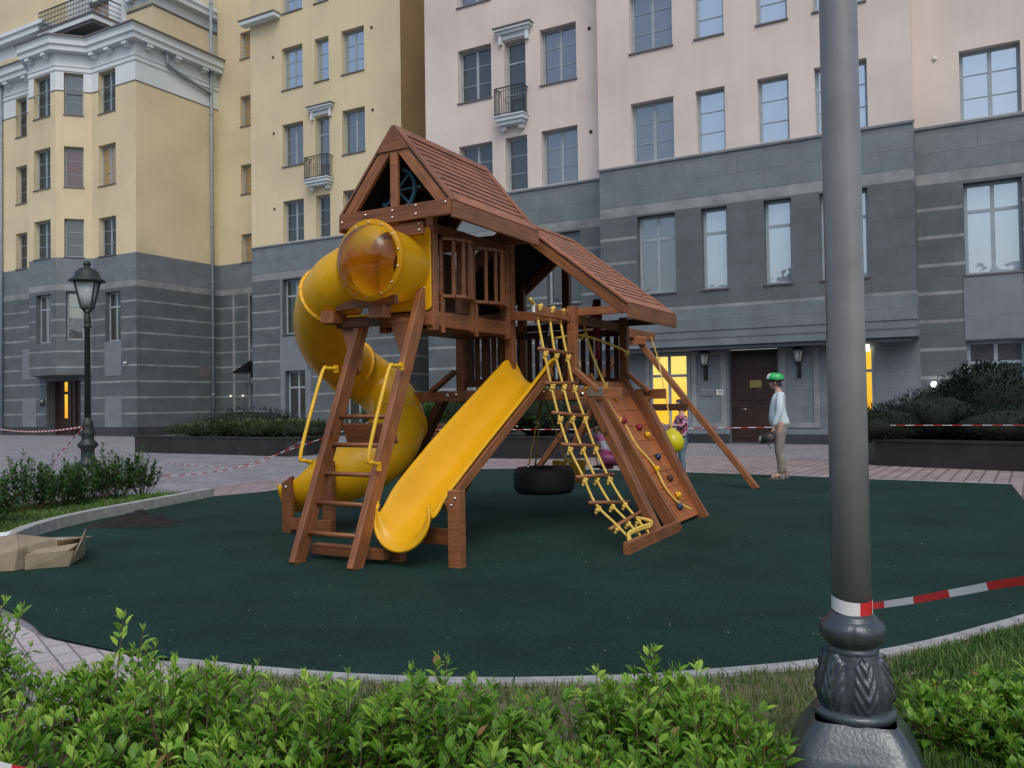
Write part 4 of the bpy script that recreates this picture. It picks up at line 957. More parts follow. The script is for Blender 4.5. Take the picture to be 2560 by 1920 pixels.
# climbing wall on the right
rw = MB(); t0 = Vector((-3.82, 0, 1.62)); t1 = Vector((-2.90, 0, .05)); nrm = Vector((.863, 0, .505))
for i in range(9):
    p = t0.lerp(t1, i / 9 + .001); q = t0.lerp(t1, (i + 1) / 9 - .0015)
    rw.beam(p + Vector((0, 9.18, 0)), q + Vector((0, 9.18, 0)), 1.0, .025, nrm)
wl = build(rw, 'climbing_wall', 'rockboard', cf, bevel=.003)
for v in (8.66, 9.70):
    o = MB().beam(t0 + Vector((-.02, v, .06)) - nrm * .01, Vector((-2.84, v, -.03)) + Vector((0, 0, .03)), .055, .15, nrm); build(o, 'rail', 'wood', wl, bevel=BV)
holds = [(.30, 8.95, 'red'), (.36, 9.3, 'red'), (.42, 9.42, 'yellow'), (.53, 9.02, 'red'), (.58, 9.36, 'darkblue'), (.66, 9.1, 'yellow'), (.74, 9.35, 'wood_dark'), (.80, 9.0, 'darkblue'), (.86, 9.30, 'yellow'), (.93, 9.15, 'darkblue'), (.25, 9.4, 'darkblue'), (.13, 9.1, 'yellow')]; holds = [h for h in holds if h[0] not in (.25, .53, .80)]
rh = random.Random(4)
for t, v, mt in holds:
    c = t0.lerp(t1, t * .98) + Vector((0, v, 0)) + nrm * .03; x = MB()
    for k in range(5):
        a = k * 1.257; x.ball(c + Vector((nrm.z * .025 * math.cos(a), .03 * math.sin(a), -nrm.x * .025 * math.cos(a))) + nrm * .005, (.022, .022, .022), 6)
    x.ball(c + nrm * .015, (.034, .034, .034), 8); build(x, 'climbing_hold', mt, wl)
pl = MB(); pl.beam((-3.60, VF - .10, 1.495), (-3.42, VF - .10, 1.495), .012, .10); build(pl, 'label_plate', 'steel', cf, bevel=.004)
wb('threshold_board', (-3.72, 8.35, 1.545), (-3.72, 9.1, 1.545), .05, .02, mat='yellow')
# steering wheel and telescope on the lower deck rail
def wheel(c, r, nrmv, mat, par, spokes=8, knobs=True):
    c = Vector(c); n = Vector(nrmv).normalized(); a = n.orthogonal().normalized(); b = n.cross(a); x = MB()
    x.tube([c + (a * math.cos(t * math.pi / 12) + b * math.sin(t * math.pi / 12)) * r for t in range(24)], .022, 8, closed=True); x.ball(c, .045, 10)
    for k in range(spokes):
        t = k * 2 * math.pi / spokes; d = a * math.cos(t) + b * math.sin(t); x.tube([c, c + d * (r * (1.25 if knobs else 1))], .013, 6)
        if knobs: x.ball(c + d * r * 1.27, .022, 6)
    return build(x, 'steering_wheel', mat, par)
wheel((-4.15, 9.1, 2.42), .17, (.3, -.3, 1), 'blackpl', cf, 3, False)
x = MB(); x.tube([(-4.0, 9.35, 1.9), (-4.0, 9.35, 2.26)], .03, 8); x.tube([(-4.0, 9.35, 2.25), (-4.0, 9.35, 2.45), (-4.0, 9.35, 2.62)], [.05, .07, .045], 10); build(x, 'play_telescope', 'red', cf)
x = MB(); x.tube([(-4.32, 8.6, 1.95), (-4.3, 8.7, 2.3)], .035, 8); x.box((-4.3, 8.65, 2.05), (.12, .1, .2)); build(x, 'play_telephone', 'blackpl', cf, bevel=.01)
# ---- roofs
def roof(ridge_u, ridge_z, half, drop, v0, v1, n, name='roof', th=.03, sides=(-1, 1)):
    root = None
    for s in sides:
        top = Vector((ridge_u, 0, ridge_z)); bot = Vector((ridge_u + s * half, 0, ridge_z - drop)); d = (bot - top).normalized(); nn = Vector((-d.z * s, 0, d.x * s)).normalized()
        if nn.z < 0: nn = -nn
        L = (bot - top).length; base = MB()
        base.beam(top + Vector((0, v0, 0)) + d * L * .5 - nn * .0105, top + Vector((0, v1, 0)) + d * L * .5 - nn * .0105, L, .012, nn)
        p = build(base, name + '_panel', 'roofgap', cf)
        if True:
            sl = MB()
            for i in range(n):
                a = .10 + (L - .2) * i / n; b = .10 + (L - .2) * (i + 1) / n
                c = top + d * ((a + b) / 2); wd = (b - a) * .72
                til = (nn + d * .0).normalized()
                sl.beam(c + Vector((0, v0 + .09, 0)) + nn * .001, c + Vector((0, v1 - .09, 0)) + nn * .001, wd, .009, nn)
            build(sl, 'roof_boards', 'wood_roof', p)
            TB = lambda q: build(q, 'trim_board', 'wood_roof', p, bevel=BV)
            for v in (v0 + .05, v1 - .05): TB(MB().beam(top + Vector((0, v, 0)) + nn * .006, bot + Vector((0, v, 0)) + nn * .006, .10, .03, nn))
            TB(MB().beam(top + d * .06 + Vector((0, v0 + .09, 0)) + nn * .009, top + d * .06 + Vector((0, v1 - .09, 0)) + nn * .009, .11, .026, nn))
            TB(MB().beam(bot - d * .055 + Vector((0, v0 + .09, 0)) + nn * .009, bot - d * .055 + Vector((0, v1 - .09, 0)) + nn * .009, .11, .026, nn))
            for v in (v0 + .03, v1 - .03):
                rf = MB(); rf.beam(top - nn * .066 + Vector((0, v, 0)) + d * .05, bot - nn * .066 + Vector((0, v, 0)), .045, .125, nn); build(rf, 'rafter', 'wood', p, bevel=BV)
            fa = MB(); fa.beam(bot + Vector((0, v0, -.075)), bot + Vector((0, v1, -.075)), .035, .15); build(fa, 'fascia', 'wood', p, bevel=BV)
roof(-4.80, 4.04, .655, .80, 6.40, 8.10, 10)
roof(-4.53, 3.47, 1.36, 1.06, 8.24, 9.80, 15)
# gable front
g1 = wb('gable_beam', (-5.45, 6.40, 3.19), (-4.15, 6.40, 3.19), .045, .15)
wb('gable_beam', (-5.20, 6.45, 3.045), (-4.49, 6.45, 3.045), .045, .13)
wb('gable_post', (-4.80, 6.425, 3.10), (-4.80, 6.425, 3.86), .04, .09, (0, 1, 0) if False else (1, 0, 0))
build(MB().prism([(-4.80, 6.39, 4.03), (-4.98, 6.39, 3.80), (-4.62, 6.39, 3.80)], (0, .03, 0)), 'gable_plate', 'wood', cf, bevel=.004)
bolt(g1, [(-5.41, 6.377, 3.18), (-5.12, 6.377, 3.22), (-4.8, 6.377, 3.16), (-4.8, 6.377, 3.225), (-4.53, 6.377, 3.16), (-4.53, 6.377, 3.24), (-4.2, 6.377, 3.23), (-4.53, 6.427, 3.08), (-4.53, 6.427, 3.02)], F_, .013)
wb('gable_beam', (-5.45, 8.06, 3.19), (-4.15, 8.06, 3.19), .045, .13)
wb('gable_beam', (-5.88, 8.27, 2.36), (-3.18, 8.27, 2.36), .04, .085)
wb('gable_beam', (-5.88, 9.78, 2.36), (-3.18, 9.78, 2.36), .04, .085, mat='wood_dark')
# closed back gable of the cabin with the ship's wheel hung in it
gb = MB(); gb.prism([(-4.80, 8.02, 3.98), (-5.13, 8.02, 3.58), (-4.47, 8.02, 3.58)], (0, .02, 0)); build(gb, 'back_gable', 'wood_dark', cf)
wheel((-5.09, 6.85, 3.56), .215, F_, 'blue', cf, 8)
wb('wheel_bar', (-5.40, 6.90, 3.56), (-4.5, 6.90, 3.56), .03, .05, mat='wood_dark')
# ---- cabin
for u in (CL, CR):
    for v in (CF_, CB): wb('post', (u, v, 2.10), (u, v, 3.2 if v < 7 else 3.35), .085, .085, (0, 1, 0))
wb('post', (CR, 7.36, 2.12), (CR, 7.36, 3.06), .06, .07, (0, 1, 0))
wb('stud', (CR + .035, 6.80, 2.08), (CR + .035, 6.80, 2.46), .05, .03, R_)
wb('stud', (CR + .035, 7.42, 2.08), (CR + .035, 7.42, 2.46), .05, .03, R_)
wb('deck_beam', (CR + .01, 6.62, 2.21), (CR + .01, 8.16, 2.21), .05, .15)
wb('deck_beam', (CL, 6.62, 2.21), (CL, 8.16, 2.21), .05, .15)
wb('deck_beam', (CL - .02, 6.63, 2.21), (CR + .03, 6.63, 2.21), .04, .13)
wb('rail', (CR, 6.70, 3.09), (CR, 8.12, 3.09), .045, .09)
cd = MB()
for i in range(11): cd.bx(CL, CR, 6.66 + i * .135, 6.785 + i * .135, 2.285, 2.31)
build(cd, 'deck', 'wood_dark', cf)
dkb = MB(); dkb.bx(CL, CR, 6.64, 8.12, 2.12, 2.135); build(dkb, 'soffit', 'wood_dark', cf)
# bowed slat bays on the right side
for v0, v1 in ((6.80, 7.33), (7.40, 8.02)):
    n = 5; rl = MB(); bal = MB(); top = []; bot = []
    for i in range(n + 1):
        t = i / n; v = v0 + (v1 - v0) * t; bow = .13 * math.sin(math.pi * t); top.append(Vector((CR + .02 + bow, v, 3.0))); bot.append(Vector((CR + .02 + bow, v, 2.44)))
    for i in range(n): rl.beam(top[i], top[i + 1], .07, .03)
    rr_ = build(rl, 'railing', 'wood', cf, bevel=.003); rl = MB()
    for i in range(n): rl.beam(bot[i], bot[i + 1], .09, .03)
    build(rl, 'bottom_rail', 'wood', rr_, bevel=.003)
    for i in range(n + 1):
        if i in (0, n) and False: continue
        b = MB().beam(bot[i] + Vector((0, 0, .0)), top[i], .05, .02, (1, 0, 0)); build(b, 'baluster', 'wood', rr_, bevel=.003)
bk_ = MB()
for i in range(4): bk_.bx(CL - .015, CL + .015, 6.75 + i * .33, 6.95 + i * .33, 2.3, 3.05)
build(bk_, 'side_panel', 'wood_dark', cf)
# ---- tube slide
yp = MB(); 
yp.prism([(-5.14, 6.60, 2.29), (-4.56, 6.60, 2.29), (-4.53, 6.60, 2.32), (-4.53, 6.60, 3.05), (-4.56, 6.60, 3.08), (-5.14, 6.60, 3.08)], (0, .025, 0))
TC = Vector((-4.86, 0, 2.72))
ts = build(yp, 'tube_slide', 'yellow', cf, bevel=.005)
bolt(ts, [(-4.60, 6.60, z) for z in (2.36, 2.5, 2.69, 2.88, 3.02)] + [(-4.72, 6.60, 3.03), (-4.85, 6.60, 3.05)], F_, .010)
RT = .325
def ring(x, c, d, r, w=.03, h=.03):
    d = Vector(d).normalized(); x.tube([c - d * w, c - d * w * .9, c + d * w * .9, c + d * w], [r, r + h, r + h, r], 40, cap=False)
x = MB(); x.tube([TC + Vector((0, v, 0)) for v in (6.61, 6.45, 6.3, 6.17, 6.09)], [RT + .005, RT, RT, RT + .005, RT + .012], 40, cap=False); ring(x, TC + Vector((0, 6.10, 0)), F_, RT + .005, .014, .048)
tb = build(x, 'tube_section', 'yellow_lit', ts)
x = MB(); x.tube([TC + Vector((.10, 6.597, .02)), TC + Vector((.10, 6.585, .02))], .19, 28); build(x, 'tube_opening_shade', 'wood_dark', ts)  # dark disc paints the shade of the cabin opening; there is no hole
tp = Vector(TC) + Vector((0, 6.085, 0))
bolt(tb, [tp + Vector((math.cos(k * math.pi / 7 + .2) * (RT + .022), 0, math.sin(k * math.pi / 7 + .2) * (RT + .022))) for k in range(14)], F_, .010)
bb = MB(); prof = [(RT * math.cos(a), RT * .62 * math.sin(a)) for a in [k * math.pi / 2 / 10 for k in range(11)]]
vs = []; n = 36
for r_, q in prof:
    for j in range(n): a = 2 * math.pi * j / n; vs.append(tp + Vector((max(r_, .001) * math.cos(a), -q, max(r_, .001) * math.sin(a))))
bb.add(vs, [(i * n + j, i * n + (j + 1) % n, (i + 1) * n + (j + 1) % n, (i + 1) * n + j) for i in range(len(prof) - 1) for j in range(n)], (0, 0, 1), 0, True)
build(bb, 'bubble_window', 'bubble', ts)
path = [(-5.14, 6.44, 2.70), (-5.24, 6.44, 2.68), (-5.52, 6.46, 2.58), (-5.88, 6.66, 2.40), (-6.20, 7.0, 2.18), (-6.42, 7.42, 1.98), (-6.50, 7.88, 1.80), (-6.36, 8.14, 1.60), (-6.08, 8.10, 1.34), (-5.84, 7.80, 1.09), (-5.80, 7.48, .86), (-5.98, 7.26, .70), (-6.26, 7.20, .60)]
cp = catmull(path, 8)
x = MB(); RT = .312; x.tube(cp, RT, 32, cap=False)
for k in (20, 46, 70): ring(x, cp[k], cp[k + 1] - cp[k - 1], RT, .022, .028)
cs = build(x, 'tube_section', 'yellow', ts)
pts = []
for k in (20, 46, 70):
    c = cp[k]; d = (cp[k + 1] - cp[k - 1]).normalized(); a = d.orthogonal().normalized(); b = d.cross(a)
    pts.append((c, d, a, b))
for c, d, a, b in pts:
    for j in range(12): bo = MB(); q = c + (a * math.cos(j * .5236) + b * math.sin(j * .5236)) * (RT + .022) - d * .024; bo.ball(q, .009, 6); build(bo, 'bolt', 'steel', cs)
# open exit trough
ex = MB(); ep = catmull([(-6.22, 7.20, .615), (-6.42, 7.2, .57), (-6.62, 7.2, .54), (-6.78, 7.2, .53)], 4); vs = []; n = 15
for i, p in enumerate(ep):
    f = i / (len(ep) - 1); op = .5 + .5 * (1 - f) ** 3 * 1.9
    a0 = math.pi * (1.0 + (op - .5) * .9); 
    for j in range(n):
        a = -math.pi / 2 - a0 / 2 + a0 * j / (n - 1); rr2 = RT * (1 + .06 * (f > .9)); vs.append(p + Vector((0, math.cos(a) * rr2, math.sin(a) * rr2)))
ex.add(vs, [(i * n + j, i * n + j + 1, (i + 1) * n + j + 1, (i + 1) * n + j) for i in range(len(ep) - 1) for j in range(n - 1)], (1, 0, 0), 0, True)
build(ex, 'slide_exit', 'yellow', ts, solid=.02)
for u, zt in ((-6.63, .60), (-6.05, .78)):
    m = MB(); m.prism([(u - .07, 6.84, 0), (u + .07, 6.84, 0), (u + .07, 6.84, zt + .03), (u - .07, 6.84, zt - .05)], (0, .06, 0)); sp = build(m, 'slide_post', 'wood', ts, bevel=BV); bolt(sp, [(u, 6.84, zt - .09)], F_, .016)
wb('slide_crossboard', (-6.55, 6.82, .12), (-5.98, 6.82, .12), .03, .13, par=ts); wb('slide_post', (-6.63, 7.56, 0), (-6.63, 7.56, .5), .1, .07, (0, 1, 0), par=ts); wb('slide_post', (-6.05, 7.56, 0), (-6.05, 7.56, .6), .1, .07, (0, 1, 0), par=ts)
# ---- ladder with landing beams
ld = build(MB().beam((-4.62, 5.555, .0), (-4.62, 6.62, 2.47), .065, .15, F_), 'ladder', 'wood', cf, bevel=BV)
wb('rail', (-5.27, 5.555, .0), (-5.27, 6.52, 2.25), .065, .15, F_, par=ld)
for i in range(6):
    z = .265 + i * .255; v = 5.57 + (z) * .43
    if i < 5: m = MB(); m.tube([(-5.25, v, z), (-4.64, v, z)], .022, 10); build(m, 'rung', 'wood', ld)
wb('kick_board', (-5.24, 6.19, 1.13), (-4.65, 6.19, 1.13), .03, .20, (0, -.4, 1), par=ld)
wb('foot_board', (-5.32, 5.84, .10), (-4.50, 5.84, .10), .10, .09, par=ld)
for u in (-4.56, -5.33):
    m = MB(); m.tube(catmull([(u, 6.17, 1.74), (u, 6.06, 1.74), (u - .01, 5.98, 1.68), (u - .01, 5.70, .98), (u, 5.74, .90), (u, 5.82, .88)], 5), .017, 8)
    m.box((u, 6.17, 1.74), (.02, .05, .07)); m.box((u, 5.82, .86), (.02, .05, .08)); build(m, 'handle', 'yellow_metal', ld)
wb('landing_beam', (-5.50, 6.24, 2.25), (-5.50, 6.62, 2.25), .16, .12, par=ld); wb('landing_beam', (-5.42, 6.30, 2.35), (-4.70, 6.30, 2.37), .05, .09, par=ld)
wb('landing_beam', (-5.50, 6.40, 2.19), (-4.95, 6.40, 2.19), .04, .09, mat='wood_dark', par=ld)
wb('landing_beam', (-4.98, 6.28, 2.27), (-4.80, 6.28, 2.27), .12, .13, par=ld)
for u, s in ((-5.27, -1), (-4.66, -1)):
    m = MB(); p = [(u + s * .24, 6.44, 2.20), (u + s * .10, 6.44, 2.22), (u + .03, 6.44, 2.2), (u + .03, 6.40, 1.72), (u - .02, 6.40, 1.68)]; m.prism(p, (0, .05, 0)); build(m, 'brace', 'wood', ld, bevel=.005)
x = MB(); x.bx(-5.35, -4.98, 6.36, 6.44, 2.245, 2.262); build(x, 'floor_edge', 'yellow', ld)
# ---- wave slide
us, ws = -4.315, .52
bed = [(8.34, 1.60), (8.18, 1.59), (8.0, 1.50), (7.67, 1.30), (7.28, 1.075), (6.76, .775), (6.40, .56), (6.15, .41), (5.98, .31), (5.86, .24), (5.79, .195), (5.75, .155)]
bp = catmull([(0, v, z) for v, z in bed], 4); vs = []; N_ = 19
for i, p in enumerate(bp):
    f = i / (len(bp) - 1); d = (bp[min(i + 1, len(bp) - 1)] - bp[max(i - 1, 0)]).normalized(); up = Vector((0, -d.z, d.y)); up = -up if up.z < 0 else up
    up = (up * .5 + Vector((0, 0, 1)) * .5).normalized(); up = up.lerp(Vector((0, .22, 1)), min(1, max(0, (f - .75) / .2))).normalized()
    side0 = .235 + .075 * max(0, 1 - f / .16) - .045 * math.exp(-((f - .74) / .07) ** 2) + .085 * (lambda q: q * q * (3 - 2 * q))(min(1, max(0, (f - .82) / .16))); ex_ = 2.8 - .9 * max(0, (f - .7) / .3)
    hw = ws / 2
    for j in range(N_):
        t = j / (N_ - 1) * 2 - 1; a = abs(t); hw = ws / 2 * (1 + .07 * max(0, (f - .85) / .15)); side = side0 + (.055 * math.sin(min(1, f / .8) * math.pi) if t < 0 and f < .8 else 0)
        if a < .86: x_ = t / .86 * hw; h = side * (a / .86) ** ex_
        else: q = (a - .86) / .14; x_ = math.copysign(hw + .032 * math.sin(q * math.pi / 2), t); h = side + (.018 * math.sin(q * math.pi) - .035 * q * q) * (1 - .8 * max(0, (f - .8) / .2))
        w9 = min(1, max(0, (f - .80) / .15)); w9 = w9 * w9 * (3 - 2 * w9); th = t * R(112); Rr = .282
        x_ = x_ * (1 - w9) + Rr * math.sin(th) * w9; h = h * (1 - w9) + Rr * (1 - math.cos(th)) * w9
        vs.append(Vector((us + x_, p.y, p.z)) + up * h)
x = MB(); x.add(vs, [(i * N_ + j, i * N_ + j + 1, (i + 1) * N_ + j + 1, (i + 1) * N_ + j) for i in range(len(bp) - 1) for j in range(N_ - 1)], (0, 1, 0), 0, True)
wsd = build(x, 'wave_slide', 'yellow_slide', cf, solid=.014, sub=1)
m = MB(); k = len(bp) - 1; lip = [vs[k * N_ + j] for j in range(N_)]
m.tube(lip, .016, 8); build(m, 'lip', 'yellow_slide', wsd)
for s in (-1, 1): wb('side_rail', (us + s * .275, 8.18, 1.725), (us + s * .275, 6.06, .50), .035, .10, par=wsd)
bolt(wsd, [(us + .31, v, 1.665 - (8.18 - v) * .574) for v in (7.9, 7.3, 6.7, 6.3)], R_, .010)
bolt(wsd, [(us - .21, v, 1.60 - (8.18 - v) * .581 + .06) for v in (7.75, 7.2, 6.6)], (0, 0, 1), .006)
for u in (-3.88, -4.50):
    p = wb('slide_post', (u, 6.0, 0), (u, 6.0, .66 if u > -4 else .3), .12, .10, (0, 1, 0), par=wsd)
    if u > -4: bolt(p, [(u + .02, 5.95, .60), (u - .02, 5.95, .54)], F_, .012)
wb('slide_crossboard', (-4.78, 6.07, .25), (-3.86, 6.07, .25), .04, .14, par=wsd)
# ---- rope ladder beam, ground beam
wb('rope_beam', (-3.85, 7.42, 2.315), (-3.85, 8.30, 2.315), .055, .10)
x = MB(); x.box((-3.85, 7.413, 2.33), (.03, .004, .08)); build(x, 'label_plate', 'paper', cf)
wb('ground_beam', (-2.80, 7.12, .06), (-2.80, 8.62, .06), .06, .13)
bolt(cf, [(-3.82, 8.2, 2.33)], R_, .03)
# ---- swing beam with A-frame
wb('swing_beam', (-4.98, 9.7, 2.50), (-4.98, 14.1, 2.50), .10, .15)
for s, u in ((1, -3.02), (-1, -7.0)): wb('swing_leg', (-5.0 + s * .05, 13.2, 2.44), (u, 13.2, 0), .09, .10, (0, 1, 0))
wb('swing_crossbar', (-6.2, 13.14, 1.28), (-4.08, 13.14, 1.28), .05, .11, mat='wood_dark')
wb('swing_bracket', (-5.2, 13.12, 2.38), (-4.75, 13.12, 2.38), .06, .14)

# ------------------------------------------------------------------ things hung on the frame
def rope_path(mb, pts, r=.014): mb.tube(pts, r, 7)
def knot(x, p, r=.034):
    p = Vector(p); x.ball(p, (r, r * .9, r * .8), 8); x.ball(p + Vector((.018, 0, .022)), r * .62, 6); x.ball(p - Vector((.014, .01, .026)), r * .55, 6)
prof = [(-3.86, 2.26), (-3.80, 1.91), (-3.71, 1.59), (-3.62, 1.27), (-3.51, .99), (-3.37, .68), (-3.20, .42), (-3.04, .265), (-2.84, .12)]
rlad = thing('rope_ladder', (-3.3, 7.7, 0), PF, 'yellow knotted rope ladder with round wooden rungs hanging beside the climbing wall', 'rope ladder')
RP = [[(-3.85, 7.5, 2.22), (-3.78, 7.48, 1.92), (-3.7, 7.46, 1.59), (-3.61, 7.44, 1.27), (-3.5, 7.42, .97), (-3.34, 7.4, .68), (-3.2, 7.38, .42), (-3.0, 7.36, .25), (-2.86, 7.34, .13)],
      [(-3.85, 7.78, 2.22), (-3.79, 7.75, 1.91), (-3.7, 7.73, 1.59), (-3.6, 7.7, 1.27), (-3.48, 7.68, .96), (-3.33, 7.66, .66), (-3.16, 7.63, .41), (-2.99, 7.6, .26), (-2.86, 7.58, .13)],
      [(-3.86, 8.05, 2.22), (-3.78, 8.01, 1.91), (-3.69, 7.97, 1.58), (-3.56, 7.93, 1.26), (-3.43, 7.89, .95), (-3.27, 7.85, .65), (-3.1, 7.81, .41), (-2.95, 7.77, .26), (-2.84, 7.73, .16)]]
def rp(i, k): return Vector(RP[k][i])
for k in range(3):
    P = catmull([rp(i, k) for i in range(9)], 5); x = MB(); nP = len(P)
    x.tube(P, .013, 7)
    for a in range(1, nP - 1, 1):     # lay of the strands
        pass
    for i in range(1, 8): knot(x, rp(i, k) - Vector((-.02, 0, .055)), .032)
    knot(x, P[0] + Vector((0, 0, .11)), .045); knot(x, P[0] + Vector((0, .05, .13)), .035); x.tube([P[0], P[0] + Vector((0, 0, .12))], .013, 6)
    if k == 0: x.tube(catmull([P[0] + Vector((0, 0, .12)), P[0] + Vector((.0, -.09, .16)), P[0] + Vector((.0, -.16, .20))], 4), .016, 7)
    build(x, 'rope', 'rope', rlad)
tl = [0, .012, -.02, -.012, .01, -.02, .04]
for i in range(1, 8):
    a, b = rp(i, 0), rp(i, 2); d = (b - a).normalized(); x = MB(); tt = Vector((0, 0, tl[i - 1])); x.tube([a - d * .11 - tt, b + d * .11 + tt], .019, 9); build(x, 'rung', 'wood', rlad)
x = MB(); a, b = rp(8, 0), rp(8, 2); 
for q in (0, .02): x.tube(catmull([a + Vector((.05, -.10, -.05 + q)), a + Vector((0, 0, .02 + q)), (a + b) / 2 + Vector((.01, 0, .03 + q)), b + Vector((.03, .05, .02 + q)), b + Vector((.03, .06, .07)), rp(7, 2)], 5), .015, 7)
for k in range(3): x.tube([rp(8, k) + Vector((0, 0, .03)), rp(8, k) + Vector((.05, -.01, -.07))], .013, 6)
build(x, 'rope', 'rope', rlad)
crp = thing('climbing_rope', (-3.5, 9.0, 0), PF, 'yellow rope with one knot lying down the climbing wall', 'rope')
x = MB(); x.tube(catmull([(-3.74, 8.85, 1.50), (-3.58, 8.9, 1.22), (-3.50, 8.98, 1.10), (-3.38, 8.95, .90), (-3.22, 9.08, .66), (-3.08, 9.05, .42), (-2.98, 9.15, .26), (-2.86, 9.28, .16)], 6), .014, 7); knot(x, (-3.56, 8.91, 1.17), .04); build(x, 'rope', 'rope', crp)
x = MB(); x.tube(catmull([(-3.95, 8.85, 2.30), (-3.88, 8.86, 2.0), (-3.80, 8.9, 1.75), (-3.72, 8.9, 1.58)], 6), .014, 7); x.tube(catmull([(-4.2, 8.6, 2.12), (-3.95, 8.8, 2.15), (-3.7, 9.3, 2.02), (-3.75, 9.7, 1.96)], 6), .014, 7); knot(x, (-3.72, 8.9, 1.57), .035); knot(x, (-3.95, 8.82, 2.14), .03); knot(x, (-3.75, 9.66, 1.98), .04); build(x, 'hand_rope', 'rope', crp)
# tyre swing
tc = Vector((-4.57, 9.0, .47)); ty = thing('tyre_swing', (-4.57, 9.0, 0), PF, 'black tyre hanging flat on ropes below the wooden deck', 'tyre swing')
x = MB(); pr = [(.20, -.13), (.26, -.155), (.32, -.155), (.35, -.12), (.365, -.07), (.365, .07), (.35, .12), (.32, .145), (.26, .145), (.20, .13), (.19, .0), (.20, -.13)]
n = 48; vs = []
for r_, z_ in pr:
    for j in range(n): a = 2 * math.pi * j / n; q = r_ + (.004 if j % 2 and r_ > .33 else 0); vs.append(tc + Vector((q * math.cos(a), q * math.sin(a), z_)))
x.add(vs, [(i * n + j, i * n + (j + 1) % n, (i + 1) * n + (j + 1) % n, (i + 1) * n + j) for i in range(len(pr) - 1) for j in range(n)], (0, 0, 1), 0, True); build(x, 'tyre', 'tyre', ty)
for a in (.3, 2.4, 4.5):
    x = MB(); p = tc + Vector((.29 * math.cos(a), .29 * math.sin(a), .15)); x.tube([p, Vector((-4.57, 9.0, 1.40)) + Vector((.04 * math.cos(a), .04 * math.sin(a), 0))], .010, 6); build(x, 'rope', 'rope', ty)
    x = MB(); x.tube([p + Vector((0, 0, -.01)), p + Vector((0, 0, .05))], .016, 8); build(x, 'eye_bolt', 'steel', ty)
# lemon ball on a rope under the swing beam end
bl_ = thing('buoy_ball', (-3.62, 10.9, 0), PF, 'lemon yellow pear shaped ball hanging on a rope from the swing beam', 'ball')
pb = Vector((-3.62, 10.95, .84)); x = MB()
x.lathe(pb, [(.001, -.165), (.05, -.163), (.11, -.135), (.15, -.08), (.163, -.02), (.158, .03), (.135, .08), (.09, .13), (.045, .16), (.02, .178)], 28); build(x, 'ball', 'ballyellow', bl_)
x = MB(); x.tube([(-4.94, 13.9, 2.5), (-4.5, 13.0, 2.05), pb + Vector((0, 0, .17))], .010, 6); knot(x, (-4.5, 13.0, 2.05), .03); x.ball(pb + Vector((0, 0, -.185)), (.05, .05, .03), 8); x.tube([pb + Vector((0, 0, -.19)), pb + Vector((.06, .03, -.55))], .010, 6); build(x, 'rope', 'rope', bl_)
# toddler bucket swing and the child's swing
bs = thing('bucket_swing', (-4.95, 10.6, 0), PF, 'yellow moulded glider seat on the swing behind the rope ladder', 'swing')
for q in (-.16, .17):
    x = MB(); c = Vector((-4.60, 9.78 + q, .50)); x.prism([c + Vector((-.14, -.03, -.16)), c + Vector((.12, -.03, -.16)), c + Vector((.16, -.03, .14)), c + Vector((-.16, -.03, .16))], (0, .06, 0)); build(x, 'seat', 'seat', bs, bevel=.02)
x = MB(); x.beam((-4.60, 9.6, .36), (-4.60, 10.0, .36), .07, .05); x.tube([(-4.6, 9.78, .8), (-4.6, 9.64, .66)], .008, 5); x.tube([(-4.6, 9.78, .8), (-4.6, 9.93, .66)], .008, 5); x.tube([(-4.6, 9.78, .8), (-4.95, 9.9, 2.42)], .008, 5); build(x, 'hanger', 'steel', bs)
sw = thing('swing', (-4.4, 10.45, 0), PF, 'plain swing seat on yellow ropes carrying the child in pink', 'swing')
x = MB(); x.box((-4.40, 10.45, .53), (.16, .42, .03)); build(x, 'seat', 'blackpl', sw, bevel=.01)
for q in (-.2, .2):
    x = MB(); x.tube([(-4.40, 10.45 + q, .54), (-4.98, 10.45 + q, 2.43)], .008, 5); build(x, 'rope', 'rope', sw)
# ------------------------------------------------------------------ people
class LocF:
    def __init__(s, loc, ang): s.ang = ang; s.mat = Matrix.Translation(loc) @ Matrix.Rotation(ang, 4, 'Z')
def skin(name, nodes, edges, mat, par, sub=2, root=0):
    base, fr = ORG[par.name]; keys = list(nodes); idx = {k: i for i, k in enumerate(keys)}
    me = bpy.data.meshes.new(name); me.from_pydata([Vector(nodes[k][0]) - base for k in keys], [(idx[a], idx[b]) for a, b in edges], [])
    o = bpy.data.objects.new(name, me); col.objects.link(o); o.parent = par; ORG[o.name] = (base, fr); me.materials.append(M[mat])
    md = o.modifiers.new('Skin', 'SKIN'); md.use_smooth_shade = True; md.branch_smoothing = .6
    for i, k in enumerate(keys):
        r = nodes[k][1]; r = r if isinstance(r, tuple) else (r, r); me.skin_vertices[0].data[i].radius = r; me.skin_vertices[0].data[i].use_root = (i == root)
    s = o.modifiers.new('Subdivision', 'SUBSURF'); s.levels = sub; s.render_levels = sub
    return o
def chain(*k): return [(k[i], k[i + 1]) for i in range(len(k) - 1)]
